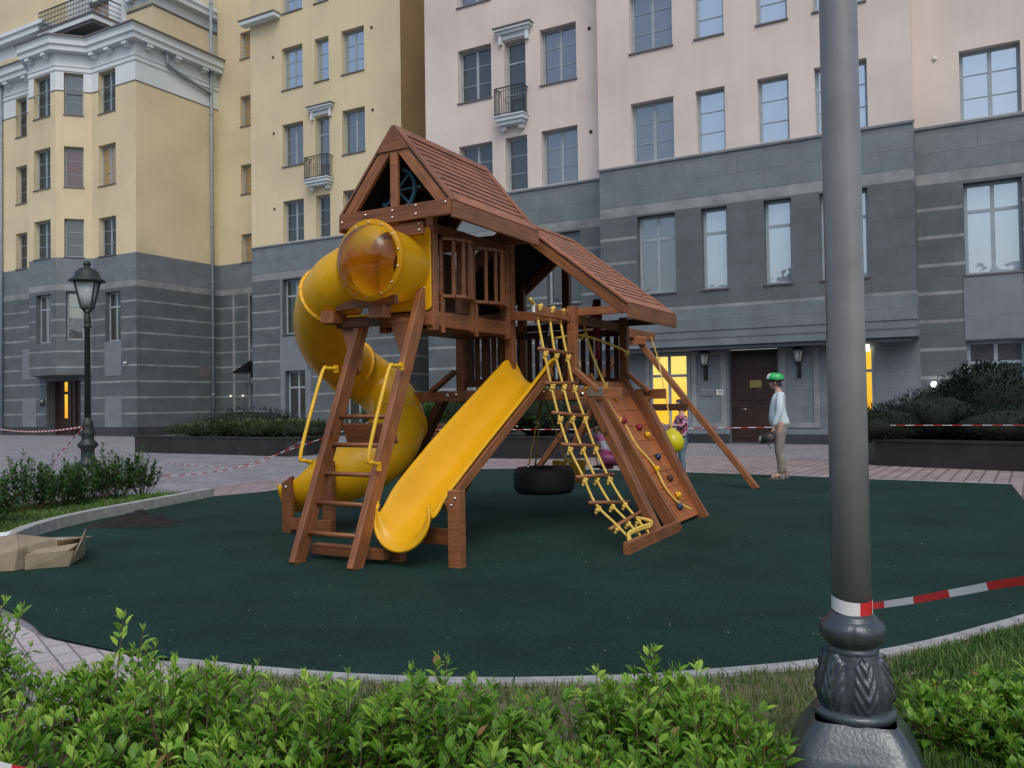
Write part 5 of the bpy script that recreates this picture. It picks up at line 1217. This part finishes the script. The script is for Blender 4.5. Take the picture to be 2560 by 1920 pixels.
def head(par, c, s=1.0, hair='hair', yaw=0, hair_long=False):
    """skull, face, ears, nose, eyes, mouth as one surface; +x is the face direction"""
    Rm = Matrix.Rotation(yaw, 3, 'Z'); c = Vector(c); x = MB(); n = 20; vs = []; rows = 16
    for i in range(rows + 1):
        ph = -math.pi / 2 + math.pi * i / rows
        for j in range(n):
            a = 2 * math.pi * j / n; cx, sy, z = math.cos(ph) * math.cos(a), math.cos(ph) * math.sin(a), math.sin(ph)
            p = Vector((cx * .095, sy * .074, z * .118))
            if z < 0: p.x *= 1 + z * .22; p.y *= 1 + z * .34; p.x += -z * .016
            if cx < 0: p.x *= 1.06; 
            f = max(0, cx) ** 2
            w = math.exp(-(sy / .16) ** 2)
            p.x += f * w * .026 * math.exp(-((z + .17) / .16) ** 2)      # nose
            p.x += f * w * .010 * math.exp(-((z + .55) / .09) ** 2)      # lips
            p.x += f * w * .014 * math.exp(-((z + .86) / .12) ** 2)      # chin
            p.x += f * .008 * math.exp(-((z - .18) / .09) ** 2)          # brow
            p.x -= f * math.exp(-((abs(sy) - .38) / .14) ** 2) * .010 * math.exp(-((z - .02) / .1) ** 2)
            vs.append(c + Rm @ (p * s))
    x.add(vs, [(i * n + j, i * n + (j + 1) % n, (i + 1) * n + (j + 1) % n, (i + 1) * n + j) for i in range(rows) for j in range(n)], (0, 0, 1), 0, True)
    for q in (-1, 1): x.ball(c + Rm @ (Vector((-.004, q * .076, -.01)) * s), Vector((.018, .009, .030)) * s, 8)
    h = build(x, 'head', 'skin', par)
    for q in (-1, 1):
        e = MB(); e.ball(c + Rm @ (Vector((.082, q * .030, .004)) * s), .011 * s, 8); build(e, 'eye', 'blackpl', h)
    e = MB(); e.tube([c + Rm @ (Vector((.093, q, -.066)) * s) for q in (-.022, 0, .022)], .004 * s, 5); build(e, 'mouth', 'lip', h)
    g = MB(); n = 20; vs = []; rows = 10
    for i in range(rows + 1):
        ph = -.1 + (math.pi / 2 + .1) * i / rows
        for j in range(n):
            a = 2 * math.pi * j / n; fr_ = max(0, math.cos(a)); zz = math.sin(ph); low = -.55 if hair_long else -.35
            base = low * (1 - i / rows) * max(0, -math.cos(a) + .25) if i < 4 else 0
            p = Vector((math.cos(ph) * math.cos(a) * .104 - .008 - .02 * fr_ * (1 - zz), math.cos(ph) * math.sin(a) * .083, zz * .127 + base * .16 + .09 * fr_ * (1 - zz)))
            vs.append(c + Rm @ (p * s))
    g.add(vs, [(i * n + j, i * n + (j + 1) % n, (i + 1) * n + (j + 1) % n, (i + 1) * n + j) for i in range(rows) for j in range(n)], (0, 0, 1), 0, True)
    build(g, 'hair', hair, par); return h
def hand(nodes, edges, wrist, at, direc, side, curl=.5, s=1.0, pre='h'):
    """palm with four unequal bent fingers and a thumb, added to a skin skeleton"""
    at = Vector(at); d = Vector(direc).normalized(); sd = Vector(side).normalized(); cu = d.cross(sd).normalized()
    nodes[pre + 'palm'] = (at + d * .045 * s, (.030 * s, .014 * s)); edges.append((wrist, pre + 'palm'))
    for i, (o, L) in enumerate(((-.028, .060), (-.010, .072), (.009, .068), (.027, .052))):
        b = at + d * .085 * s + sd * o * s; k = f'{pre}f{i}'
        nodes[k + 'a'] = (b, .0095 * s); e = b + (d * math.cos(curl) + cu * math.sin(curl)) * L * .5 * s; nodes[k + 'b'] = (e, .0085 * s)
        f = e + (d * math.cos(curl * 2.4) + cu * math.sin(curl * 2.4)) * L * .5 * s; nodes[k + 'c'] = (f, .007 * s)
        edges += [(pre + 'palm', k + 'a'), (k + 'a', k + 'b'), (k + 'b', k + 'c')]
    t = at + d * .03 * s - sd * .03 * s; nodes[pre + 't1'] = (t, .010 * s); nodes[pre + 't2'] = (t + (d * .8 - sd * .6 + cu * .5) * .035 * s, .009 * s); nodes[pre + 't3'] = (t + (d * 1.4 - sd * .5 + cu * 1.1) * .045 * s, .0075 * s)
    edges += [(pre + 'palm', pre + 't1'), (pre + 't1', pre + 't2'), (pre + 't2', pre + 't3')]
M['lip'] = plain('lips', (.35, .14, .12), .5)

# man with the green cycle helmet, in profile facing left
mf_ = LocF((4.60, 14.50, 0), R(163))
man = thing('person', (0, 0, 0), mf_, 'standing person in pale blue sweater, khaki trousers and green cycling helmet, seen in profile', 'person')
nd = {'pel': ((-.02, 0, .98), (.10, .12)), 'waist': ((.0, 0, 1.12), (.10, .115)), 'chest': ((.0, 0, 1.36), (.10, .13)), 'neck0': ((-.005, 0, 1.51), .058), 'neck1': ((.03, 0, 1.58), .055), 'hd': ((.045, 0, 1.64), .05)}
ed = chain('pel', 'waist', 'chest', 'neck0', 'neck1', 'hd')
for s, q in ((1, 'l'), (-1, 'r')):
    nd[q + 'sh'] = ((-.01, s * .175, 1.48), .052); ed.append(('chest', q + 'sh'))
    el = Vector((.0, s * .235, 1.17)); wr = Vector((.10 if s > 0 else .04, s * .235, .90))
    nd[q + 'el'] = (el, .042); nd[q + 'wr'] = (wr, .026); ed += chain(q + 'sh', q + 'el', q + 'wr')
    hand(nd, ed, q + 'wr', wr, (.25, 0, -1), (1, 0, .2), .75 if s > 0 else .35, 1.0, q)
    nd[q + 'hip'] = ((-.02, s * .09, .92), .095); nd[q + 'kn'] = ((.03, s * .09, .50), .058); nd[q + 'an'] = ((-.04 + (.04 if s > 0 else -.03), s * .09, .09), .040); nd[q + 'toe'] = ((.13 + (.04 if s > 0 else -.03), s * .10, .035), .034)
    ed += [('pel', q + 'hip')] + chain(q + 'hip', q + 'kn', q + 'an', q + 'toe')
skin('body', nd, ed, 'skin', man)
head(man, (.06, 0, 1.675), 1.02)
nd = {'hem2': ((-.01, 0, .90), (.135, .170)), 'hem': ((-.012, 0, .97), (.150, .176)), 'waist': ((.03, 0, 1.06), (.158, .175)), 'belly': ((.04, 0, 1.2), (.15, .17)), 'chest': ((.0, 0, 1.38), (.132, .165)), 'nk': ((-.01, 0, 1.535), (.078, .085))}
ed = chain('hem2', 'hem', 'waist', 'belly', 'chest', 'nk')
for s, q in ((1, 'l'), (-1, 'r')):
    nd[q + 'sh'] = ((-.012, s * .178, 1.475), .078); nd[q + 'el'] = ((.0, s * .237, 1.17), .064); nd[q + 'wr'] = ((.09 if s > 0 else .035, s * .236, .925), .045)
    ed += [('chest', q + 'sh')] + chain(q + 'sh', q + 'el', q + 'wr')
skin('sweater', nd, ed, 'sweater', man)
nd = {'pel': ((-.03, 0, .95), (.135, .165)), 'belt': ((-.015, 0, 1.03), (.12, .15))}; ed = [('pel', 'belt')]
for s, q in ((1, 'l'), (-1, 'r')):
    nd[q + 'hip'] = ((-.03, s * .088, .88), .112); nd[q + 'th'] = ((.0, s * .09, .70), .095); nd[q + 'kn'] = ((.025, s * .09, .50), .08); nd[q + 'cf'] = ((-.02, s * .09, .34), .077); nd[q + 'an'] = ((-.04 + (.04 if s > 0 else -.03), s * .09, .09), .06)
    ed += [('pel', q + 'hip')] + chain(q + 'hip', q + 'th', q + 'kn', q + 'cf', q + 'an')
skin('trousers', nd, ed, 'khaki', man)
for s, o in ((1, .04), (-1, -.03)):
    x = MB(); x.prism([(-.10 + o, s * .10 - .045, 0.002), (.12 + o, s * .10 - .05, .002), (.19 + o, s * .10, .002), (.12 + o, s * .10 + .05, .002), (-.10 + o, s * .10 + .04, .002)], (0, 0, .03))
    for a in (-.03, .05, .11): x.tube([(a + o, s * .1 - .05, .03), (a + o, s * .1 - .02, .085), (a + o, s * .1 + .02, .085), (a + o, s * .1 + .05, .03)], .011, 6)
    x.ball((-.07 + o, s * .1, .05), (.045, .042, .05), 8); build(x, 'sandal', 'shoe', man)
def helmet(par_or_none, fr, c, mats, s=1.0, tilt=0, label=None):
    x = MB(); n = 24; vs = []; rows = 8; Rt = Matrix.Rotation(tilt, 3, 'Y'); c = Vector(c)
    for i in range(rows + 1):
        ph = math.pi / 2 * i / rows
        for j in range(n):
            a = 2 * math.pi * j / n; p = Vector((math.cos(ph) * math.cos(a) * .145 * (1.05 if math.cos(a) > 0 else 1), math.cos(ph) * math.sin(a) * .105, math.sin(ph) ** .85 * .118 + .02 * math.cos(ph) * max(0, math.cos(a)) - .012 * (1 - math.cos(ph)) * 0))
            p *= 1 + .012 * math.cos(3 * a * 2) * math.sin(ph * 2); vs.append(c + Rt @ (p * s))
    fs = [(i * n + j, i * n + (j + 1) % n, (i + 1) * n + (j + 1) % n, (i + 1) * n + j) for i in range(rows) for j in range(n)]
    for f in fs:
        fr_ = math.cos(2 * math.pi * ((f[0] % n) + .5) / n); x.add([vs[k] for k in f], [(0, 1, 2, 3)], (0, 0, 1), 1 if fr_ > .72 and f[0] // n < 5 else 0, True)
    if par_or_none: o = build(x, 'helmet', mats[:2], par_or_none)
    else: o = thing('cycling_helmet', (0, 0, 0), fr, label, 'helmet'); build(x, 'shell', mats[:2], o)
    y = MB(); y.tube([c + Rt @ (Vector((math.cos(t * .2618) * .128, math.sin(t * .2618) * .094, -.012)) * s) for t in range(24)], .017 * s, 8, closed=True)
    y.tube([c + Rt @ (Vector(p) * s) for p in ((.05, .085, -.01), (.03, .07, -.10), (.035, 0, -.15), (.03, -.07, -.10), (.05, -.085, -.01))], .006, 5)
    for k in (-.045, 0, .045): y.tube([c + Rt @ (Vector((.10, k, .055)) * s), c + Rt @ (Vector((0, k * 1.1, .096)) * s), c + Rt @ (Vector((-.10, k, .055)) * s)], .009 * s, 6)
    build(y, 'strap', 'blackpl', o); return o
helmet(man, mf_, (.05, 0, 1.722), ['greenpl', 'whitepl'], 1.0, R(2))
helmet(None, mf_, (.19, .26, .70), ['blackpl', 'steel'], 1.02, R(25), 'dark silver cycling helmet dangling from the hand of the standing person')
M['black_shell'] = M['blackpl']

# girl in floral jacket behind the A-frame leg
gf = LocF((3.13, 15.55, 0), R(195))
girl = thing('person', (0, 0, 0), gf, 'person in floral pink jacket and light blue jeans standing behind the swing frame leg', 'person')
nd = {'pel': ((0, 0, .74), (.10, .12)), 'chest': ((.01, 0, 1.03), (.085, .12)), 'nk': ((.0, 0, 1.15), .045), 'hd': ((.02, 0, 1.25), .04)}; ed = chain('pel', 'chest', 'nk', 'hd')
nc = {'hem': ((0, 0, .70), (.12, .14)), 'w': ((0, 0, .85), (.12, .135)), 'chest': ((.01, 0, 1.03), (.115, .14)), 'nk': ((0, 0, 1.13), .065)}; ec = chain('hem', 'w', 'chest', 'nk')
nt_ = {'pel': ((0, 0, .72), (.105, .125))}; et = []
for s, q in ((1, 'l'), (-1, 'r')):
    sh = Vector((0, s * .135, 1.09)); el = Vector((.07, s * .19, .90)); wr = Vector((.24, s * .14, .93))
    nd[q + 'sh'] = (sh, .04); nd[q + 'el'] = (el, .03); nd[q + 'wr'] = (wr, .02); ed += [('chest', q + 'sh')] + chain(q + 'sh', q + 'el', q + 'wr'); hand(nd, ed, q + 'wr', wr, (1, 0, .2), (0, s * -.2, 1), .5, .8, q)
    nc[q + 'sh'] = (sh, .058); nc[q + 'el'] = (el, .047); nc[q + 'wr'] = (wr - Vector((.03, 0, 0)), .036); ec += [('chest', q + 'sh')] + chain(q + 'sh', q + 'el', q + 'wr')
    k = [(0, s * .07, .66), (.02 + s * .03, s * .085, .38), (-.02 + s * .05, s * .10, .08), (.10 + s * .05, s * .11, .03)]
    for i, r in enumerate((.07, .045, .032, .026)): nd[q + str(i)] = (k[i], r)
    ed += [('pel', q + '0')] + chain(q + '0', q + '1', q + '2', q + '3')
    for i, r in enumerate((.082, .056, .046)): nt_[q + str(i)] = (k[i], r)
    et += [('pel', q + '0')] + chain(q + '0', q + '1', q + '2')
    x = MB(); x.ball(Vector(k[3]) + Vector((-.04, 0, 0)), (.10, .042, .035), 10); build(x, 'shoe', 'shoe', girl)
skin('body', nd, ed, 'skin', girl); skin('jacket', nc, ec, 'floral', girl); skin('jeans', nt_, et, 'jeans', girl)
head(girl, (.03, 0, 1.29), .95, 'hair', 0, True)

# child on the swing, facing right
cw = PF.mat @ Vector((-4.42, 10.45, 0)); kf = LocF((cw.x, cw.y, .04), R(-24))
kid = thing('person', (0, 0, 0), kf, 'small child in pink and white striped top and magenta trousers on a swing', 'person')
nd = {'pel': ((0, 0, .60), (.085, .10)), 'chest': ((-.06, 0, .84), (.075, .10)), 'nk': ((-.065, 0, .94), .035), 'hd': ((-.05, 0, 1.0), .035)}; ed = chain('pel', 'chest', 'nk', 'hd')
nc = {'hem': ((.0, 0, .60), (.105, .12)), 'chest': ((-.06, 0, .83), (.10, .12)), 'nk': ((-.065, 0, .925), .05)}; ec = chain('hem', 'chest', 'nk'); nt_ = {'pel': ((.0, 0, .58), (.10, .12))}; et = []
for s, q in ((1, 'l'), (-1, 'r')):
    sh = Vector((-.06, s * .11, .89)); el = Vector((.02, s * .18, .78)); wr = Vector((-.02, s * .19, .95))
    nd[q + 'sh'] = (sh, .032); nd[q + 'el'] = (el, .026); nd[q + 'wr'] = (wr, .018); ed += [('chest', q + 'sh')] + chain(q + 'sh', q + 'el', q + 'wr'); hand(nd, ed, q + 'wr', wr, (0, 0, 1), (1, 0, 0), .9, .7, q)
    nc[q + 'sh'] = (sh, .05); nc[q + 'el'] = (el, .042); nc[q + 'wr'] = (wr - Vector((0, 0, .03)), .034); ec += [('chest', q + 'sh')] + chain(q + 'sh', q + 'el', q + 'wr')
    k = [(.06, s * .06, .57), (.30, s * .07, .55), (.40, s * .07, .30), (.48, s * .075, .26)]
    for i, r in enumerate((.06, .042, .030, .026)): nd[q + str(i)] = (k[i], r)
    ed += [('pel', q + '0')] + chain(q + '0', q + '1', q + '2', q + '3')
    for i, r in enumerate((.078, .06, .05)): nt_[q + str(i)] = (k[i], r)
    et += [('pel', q + '0')] + chain(q + '0', q + '1', q + '2')
    x = MB(); x.ball(Vector(k[3]) + Vector((-.02, 0, 0)), (.075, .036, .035), 10); build(x, 'shoe', 'pinkcloth', kid)
skin('body', nd, ed, 'skin', kid); skin('top', nc, ec, 'kidtop', kid); skin('trousers', nt_, et, 'pinkcloth', kid)
head(kid, (-.03, 0, 1.05), .88, 'hair', 0, True)

# ------------------------------------------------------------------ lamps
lp = thing('street_lamp', (-10.1, 20.0, 0), W_, 'dark green street lamp with four-sided lantern standing beyond the left hedge', 'street lamp')
c = (-10.1, 20.0, 0); x = MB()
x.lathe(c, [(r_ * .76, z_) for r_, z_ in [(.30, 0), (.30, .12), (.20, .18), (.19, .42), (.29, .50), (.30, .56), (.20, .63), (.17, .70), (.21, .76), (.21, .84), (.15, .92), (.16, .98), (.16, 1.08), (.10, 1.13), (.095, 1.2)]], 20, 0, lambda r, z, a: r * (1 + (.05 * math.cos(8 * a) if .15 < z < .5 or .6 < z < 1.05 else 0)))
build(x, 'base', 'lampiron', lp)
x = MB(); x.lathe(c, [(.075, 1.18), (.06, 3.3), (.09, 3.32), (.09, 3.36), (.07, 3.4), (.075, 3.42), (.085, 3.5), (.07, 3.56), (.06, 3.7)], 16); build(x, 'pole', 'lampiron', lp)
x = MB(); V4 = lambda r, z, k: Vector((c[0] + r * math.cos(k * math.pi / 2 + 1.0), c[1] + r * math.sin(k * math.pi / 2 + 1.0), z))
for k in range(4):
    x.beam(V4(.165, 3.80, k), V4(.32, 4.40, k), .028, .028); x.beam(V4(.165, 3.80, k), V4(.165, 3.80, k + 1), .05, .05); x.beam(V4(.335, 4.42, k), V4(.335, 4.42, k + 1), .04, .04)
    x.tube([Vector((c[0], c[1], 3.62)), V4(.155, 3.80, k)], .018, 5)
x.lathe((c[0], c[1], 0), [(.41, 4.42), (.40, 4.45), (.30, 4.52), (.26, 4.64), (.18, 4.72), (.08, 4.76), (.06, 4.79), (.085, 4.82), (.09, 4.86), (.065, 4.90), (.03, 4.92)], 4 * 5)
build(x, 'lantern', 'lampiron', lp)
x = MB(); x.lathe((c[0], c[1], 0), [(.145, 3.82), (.305, 4.40)], 4); o = build(x, 'lamp_shade', 'lampglass', lp)
o.data.transform(Matrix.Translation((0, 0, 0)) @ Matrix.Rotation(1.0, 4, 'Z'))
M['lampiron'] = M.get('lampiron')
# near post
PX, PY = 1.246, 3.13
np_ = thing('lamp_post', (PX, PY, 0), W_, 'tall dark grey lamp post with ornate cast leaf base in the right foreground', 'lamp post')
def sq(half, z, rot, r=.25, n=40):
    out = []
    for j in range(n):
        a = 2 * math.pi * j / n; ca, sa = math.cos(a), math.sin(a); p = 9
        q = (abs(ca) ** p + abs(sa) ** p) ** (-1 / p) * half; out.append(Vector((PX + q * math.cos(a + rot), PY + q * math.sin(a + rot), z)))
    return out
x = MB(); rings = [sq(h, z, R(-20)) for h, z in ((.245, -.02), (.245, .03), (.235, .045), (.225, .09), (.215, .105), (.212, .125), (.204, .135), (.190, .165), (.165, .20), (.150, .222), (.138, .235))]
vs = [v for r_ in rings for v in r_]; n = 40
x.add(vs, [(i * n + j, i * n + (j + 1) % n, (i + 1) * n + (j + 1) % n, (i + 1) * n + j) for i in range(len(rings) - 1) for j in range(n)], (0, 0, 1), 0, True)
x.lathe((PX, PY, 0), [(.13, .225), (.142, .232), (.146, .245), (.142, .26), (.122, .268)], 48)
build(x, 'pedestal', 'cast', np_)
def acan(r, z, a):
    """raised acanthus leaves: a mid rib with slanting lobes"""
    k = 6; ph = (a * k / (2 * math.pi)) % 1 - .5; t = (z - .262) / .205
    if not 0 < t < 1: return r
    w = .46 * (1 - .35 * t) * (1 if t < .85 else (1 - t) / .15); e = abs(ph)
    leaf = max(0, 1 - (e / w) ** 4) if w > 0 else 0
    vein = .5 + .5 * math.cos((t * 9 - e * 11) * math.pi * .9)
    rib = math.exp(-(e / .035) ** 2)
    return r + leaf * (.0075 + .008 * vein) + rib * .008
prof = []
for i in range(61):
    t = i / 60; z = .262 + .205 * t
    r = .106 + .020 * math.sin(min(1, t * 1.7) * math.pi * .5 + .0) * (1 - t) * 1.6 - .026 * max(0, t - .25) ** 1.0
    prof.append((r, z))
x = MB(); x.lathe((PX, PY, 0), prof, 168, 0, acan); build(x, 'acanthus_collar', 'cast', np_)
x = MB(); x.lathe((PX, PY, 0), [(r_, z_ - .048) for r_, z_ in [(.078, .49), (.088, .512), (.091, .522), (.082, .53), (.080, .535), (.095, .548), (.108, .57), (.112, .592), (.107, .615), (.094, .63), (.088, .634), (.088, .642), (.080, .648), (.074, .652), (.07, .655)]], 96, 0, lambda r, z, a: r + (.006 * abs(math.cos(4 * a)) ** .6 if .49 < z < .575 else 0)); build(x, 'capital', 'cast', np_)
x = MB(); x.lathe((PX, PY, 0), [(.0695, .595), (.0685, 1.5), (.0675, 3.0), (.0655, 5.2)], 48)
build(x, 'pole', 'postmetal', np_)
# tapes
def tape(name, pts, w, label, group='striped barrier tapes', sag=0, twist=0, up=(0, 0, 1)):
    P = catmull(pts, 8) if len(pts) > 2 else [Vector(pts[0]).lerp(Vector(pts[1]), i / 24) - Vector((0, 0, sag * 4 * (i / 24) * (1 - i / 24))) for i in range(25)]
    o = thing(name, P[0], W_, label, 'barrier tape', group); me = MB(); vs = []; uv = []; L = 0
    for i, p in enumerate(P):
        if i: L += (p - P[i - 1]).length
        d = (P[min(i + 1, len(P) - 1)] - P[max(i - 1, 0)]).normalized(); u = Matrix.Rotation(twist * i / len(P), 3, d) @ Vector(up); u = (u - d * u.dot(d)).normalized()
        vs += [p - u * w / 2, p + u * w / 2]; uv.append(L)
    me.add(vs, [(2 * i, 2 * i + 2, 2 * i + 3, 2 * i + 1) for i in range(len(P) - 1)], (0, 0, 1), 0, True)
    b = build(me, 'strip', 'tape', o); lay = b.data.uv_layers[0].data
    for pl_ in b.data.polygons:
        for li in pl_.loop_indices: vi = b.data.loops[li].vertex_index; lay[li].uv = (uv[vi // 2], vi % 2)
    return o
w_ = [(PX + (.0705 + .0012 * (k / 26)) * math.cos(-.35 - 6.6 * k / 26), PY + (.0705 + .0012 * (k / 26)) * math.sin(-.35 - 6.6 * k / 26), .636 - .008 * math.sin(k * .35)) for k in range(27)]
tw = tape('barrier_tape', w_, .05, 'red and white tape wound tightly around the near lamp post')
tape('barrier_tape', [(PX + .07, PY + .0, .625), (1.36, 2.90, .70), (1.42, 2.68, .78), (1.47, 2.45, .86), (1.6, 1.9, 1.03)], .024, 'red and white tape running right from the near lamp post', up=(.2, .3, 1), twist=.5)
tape('barrier_tape', [(-2.2, 2.4, .66), (-1.6, 2.24, .515), (-1.34, 2.2, .462), (-1.1, 2.18, .41), (-.6, 2.1, .28)], .055, 'wide red and white tape crossing the bottom left corner', up=(0, -.1, 1))
tape('barrier_tape', [(-10.1, 19.9, .98), (-17.5, 28.0, .85)], .035, 'thin tape from the far lamp to the tower entrance', sag=.15)
tape('barrier_tape', [(-10.15, 19.9, .95), (-9.6, 17.2, .12), (-8.2, 14.5, .3)], .035, 'tape sloping down from the far lamp to the hedge')
tape('barrier_tape', [(-8.8, 17.5, .03), (-7.0, 16.8, .03), (-6.2, 18.6, .03), (-5.2, 20.5, .4), (-3.5, 21.5, 1.0)], .02, 'tape lying on the paving right of the left hedge', up=(0, -.5, 1))
tape('barrier_tape', [(-8.4, 20.5, .03), (-7.2, 19.5, .03), (-6.0, 19.2, .03), (-5.2, 20.7, .5)], .016, 'second loose tape lying farther back on the paving', up=(0, -.5, 1))
tape('barrier_tape', [(-3.5, 20.5, .78), (5.9, 18.6, .76)], .013, 'long tape stretched behind the climbing frame to the post', sag=.02)
tape('barrier_tape', [(7.2, 17.2, .82), (10.5, 14.5, .85)], .012, 'tape in front of the junipers on the right')

# ------------------------------------------------------------------ litter
def flap(mb, pts, m=0): mb.add(pts, [tuple(range(len(pts)))], (1, 0, 0), m)
bx_ = thing('cardboard_box', (-4.25, 7.6, .016), W_, 'torn flattened cardboard box with a white sheet inside, at the left kerb', 'cardboard box')
x = MB(); z0 = .017
A, B_, C_, D_ = Vector((-4.22, 7.28, z0)), Vector((-3.92, 7.42, z0)), Vector((-4.05, 7.95, z0)), Vector((-4.5, 7.75, z0)); u = Vector((0, 0, .68))
flap(x, [A, B_, B_ + u * .20 + Vector((.05, 0, 0)), A + u * .18]); flap(x, [B_, C_, C_ + u * .36 + Vector((.0, .03, 0)), B_ + u * .20 + Vector((.07, .1, .08))])
flap(x, [C_, D_, D_ + u * .22, C_ + u * .24], 1); flap(x, [D_, A, A + u * .30, D_ + u * .34]); flap(x, [A, B_, C_, D_], 1)
flap(x, [A + u * .18, B_ + u * .20, B_ + u * .26 + Vector((.02, .14, 0)), A + u * .21 + Vector((-.02, .16, 0))]); flap(x, [C_ + u * .24, D_ + u * .22, D_ + u * .26 + Vector((-.06, .14, 0)), C_ + u * .22 + Vector((-.02, .18, 0))])
build(x, 'panel', ['cardboard', 'cardboard_in'], bx_, solid=.006)
x = MB(); flap(x, [A + Vector((.15, .1, .05)), B_ + Vector((-.03, .02, .04)), B_ + Vector((-.08, .2, .07)), A + Vector((.12, .22, .1))]); flap(x, [A + Vector((.1, .4, .2)), B_ + Vector((-.1, .42, .2)), C_ + Vector((0, 0, .18)), D_ + Vector((.2, 0, .18))]); build(x, 'paper_sheet', 'paper', bx_)
b2 = thing('cardboard_box', (-4.6, 7.5, .016), W_, 'bent cardboard sheet folded over, cut by the left edge of the photo', 'cardboard box')
x = MB(); P = [(-4.8, 7.1, .02), (-4.28, 7.22, .02), (-4.26, 7.25, .20), (-4.42, 7.5, .29), (-4.75, 7.6, .24), (-5.1, 7.4, .15)]
flap(x, [P[0], P[1], P[2], P[5]]); flap(x, [P[2], P[3], P[4], P[5]]); flap(x, [P[1], (-4.1, 7.6, .02), (-4.18, 7.7, .22), P[3], P[2]]); flap(x, [(-5.1, 7.3, .02), P[0], P[5]], 1)
build(x, 'panel', ['cardboard', 'cardboard_in'], b2, solid=.006)
x = MB(); x.add([(-4.95, 7.5, .20), (-4.6, 7.62, .25), (-4.7, 7.9, .26), (-5.1, 7.8, .23)], [(0, 1, 2, 3)]); build(x, 'paper_sheet', 'paper', b2)
x = MB(); rr = random.Random(5); nx, ny = 26, 16; vs = []
for j in range(ny + 1):
    for i in range(nx + 1):
        s, t = i / nx, j / ny; e = (math.sin(math.pi * s) ** .6) * (math.sin(math.pi * t) ** .7); nn = noise.noise(Vector((s * 5, t * 5, 1))) 
        pk = .09 * math.exp(-((s - .48) / .16) ** 2 - ((t - .5) / .3) ** 2) + .06 * math.exp(-((s - .8) / .15) ** 2)
        vs.append((-4.98 + 1.0 * s + .08 * nn, 9.72 + .55 * t + .08 * noise.noise(Vector((s * 4, t * 4, 7))), .018 + max(0, e * (pk + .05 + .11 * nn + .05 * abs(noise.noise(Vector((s * 14, t * 9, 4))))))))
x.add(vs, [(j * (nx + 1) + i, j * (nx + 1) + i + 1, (j + 1) * (nx + 1) + i + 1, (j + 1) * (nx + 1) + i) for j in range(ny) for i in range(nx)], (1, 0, 0), 0, True)
build(x, 'sacking', 'tarp', base=(-4.5, 10, .016), label='crumpled heap of dark sacking lying against the left kerb', cat='sacking')
# fallen leaves and scraps scattered on the rubber
x = MB(); x.t = []; rr = random.Random(9)
for i in range(150):
    a, b = rr.uniform(-3.6, 4), rr.uniform(4.6, 9)
    if not inside(a, b, rub): continue
    p = Vector((a, b, .020)); d = Vector((rr.uniform(-1, 1), rr.uniform(-1, 1), .05)).normalized(); leafgeo(x, p, d, Vector((0, 0, 1)), rr.uniform(.006, .022), rr.uniform(.004, .011), rr.uniform(.6, 1))
build(x, 'litter', 'scrap', label='tiny pale leaves and scraps scattered over the green rubber', cat='litter', kind='stuff')

# ------------------------------------------------------------------ buildings closing the courtyard behind the camera
ob = thing('apartment_building', (0, -30, 0), BF, 'opposite side of the courtyard, mirrored in the windows', 'building')
mb = MB(); FO = FC((30, -26), (-46, -26)); hs = []
for z0 in (5, 8): 
    for i in range(15): hs.append((3 + i * 4.9, 4.6 + i * 4.9, z0, z0 + 2))
wall(mb, FO, 0, 76, 0, 10.5, hs, zc=zstr, mf=stonef(0)); mb.add([FO(0, 0, 10.5), FO(76, 0, 10.5), FO(76, 9, 13), FO(0, 9, 13)], [(0, 1, 2, 3)], (1, 0, 0), 2)
for a in (12, 40, 60): mb.prism([FO(a, -.1, 10.5), FO(a + 7, -.1, 10.5), FO(a + 3.5, -.1, 15)], (0, -9, 0), 2)
build(mb, 'wall', WM('ywall'), ob)
g = MB()
for h in hs: fbox(g, FO, h[0], h[1], .2, .22, h[2], h[3])
build(g, 'pane', 'glass_mid', ob)

# ------------------------------------------------------------------ camera, light, world
cam = bpy.data.cameras.new('camera'); co_ = bpy.data.objects.new('camera', cam); col.objects.link(co_); sc.camera = co_
cam.sensor_width = 36; cam.lens = 2102.1 / 2560 * 36; cam.clip_end = 2000; cam.clip_start = .05
p, r = .0215164, -.0147486
Fv = Vector((0, math.cos(p), math.sin(p))); Rv = Vector((1, 0, 0)); Uv = Rv.cross(Fv)
R2 = Rv * math.cos(r) + Uv * math.sin(r); U2 = -Rv * math.sin(r) + Uv * math.cos(r)
m = Matrix((R2, U2, -Fv)).transposed().to_4x4(); m.translation = Vector((0, 0, 1.4)); co_.matrix_world = m
SE, SA = R(52), R(172)         # sun elevation and compass direction it shines from (clockwise from +Y)
sd = Vector((math.sin(SA) * math.cos(SE), math.cos(SA) * math.cos(SE), math.sin(SE)))
sl = bpy.data.lights.new('sun', 'SUN'); sl.energy = SUN_E; sl.angle = R(25); sl.color = (1, .985, .97)
so = bpy.data.objects.new('sun', sl); col.objects.link(so); so.rotation_euler = sd.to_track_quat('Z', 'Y').to_euler(); so.location = sd * 50
w = bpy.data.worlds.new('World'); sc.world = w; w.use_nodes = True; nt = w.node_tree
sk = N(nt, 'ShaderNodeTexSky', sky_type='NISHITA'); sk.sun_disc = False; sk.sun_elevation = SE; sk.sun_rotation = SA; sk.dust_density = 4; sk.ozone_density = 1.5; sk.air_density = 1.2
bg = nt.nodes['Background']; bg.inputs[1].default_value = SKY_E
nt.links.new(sk.outputs[0], bg.inputs[0])
sc.view_settings.view_transform = 'Standard'; sc.view_settings.look = 'None'; sc.view_settings.exposure = 0; sc.view_settings.gamma = 1
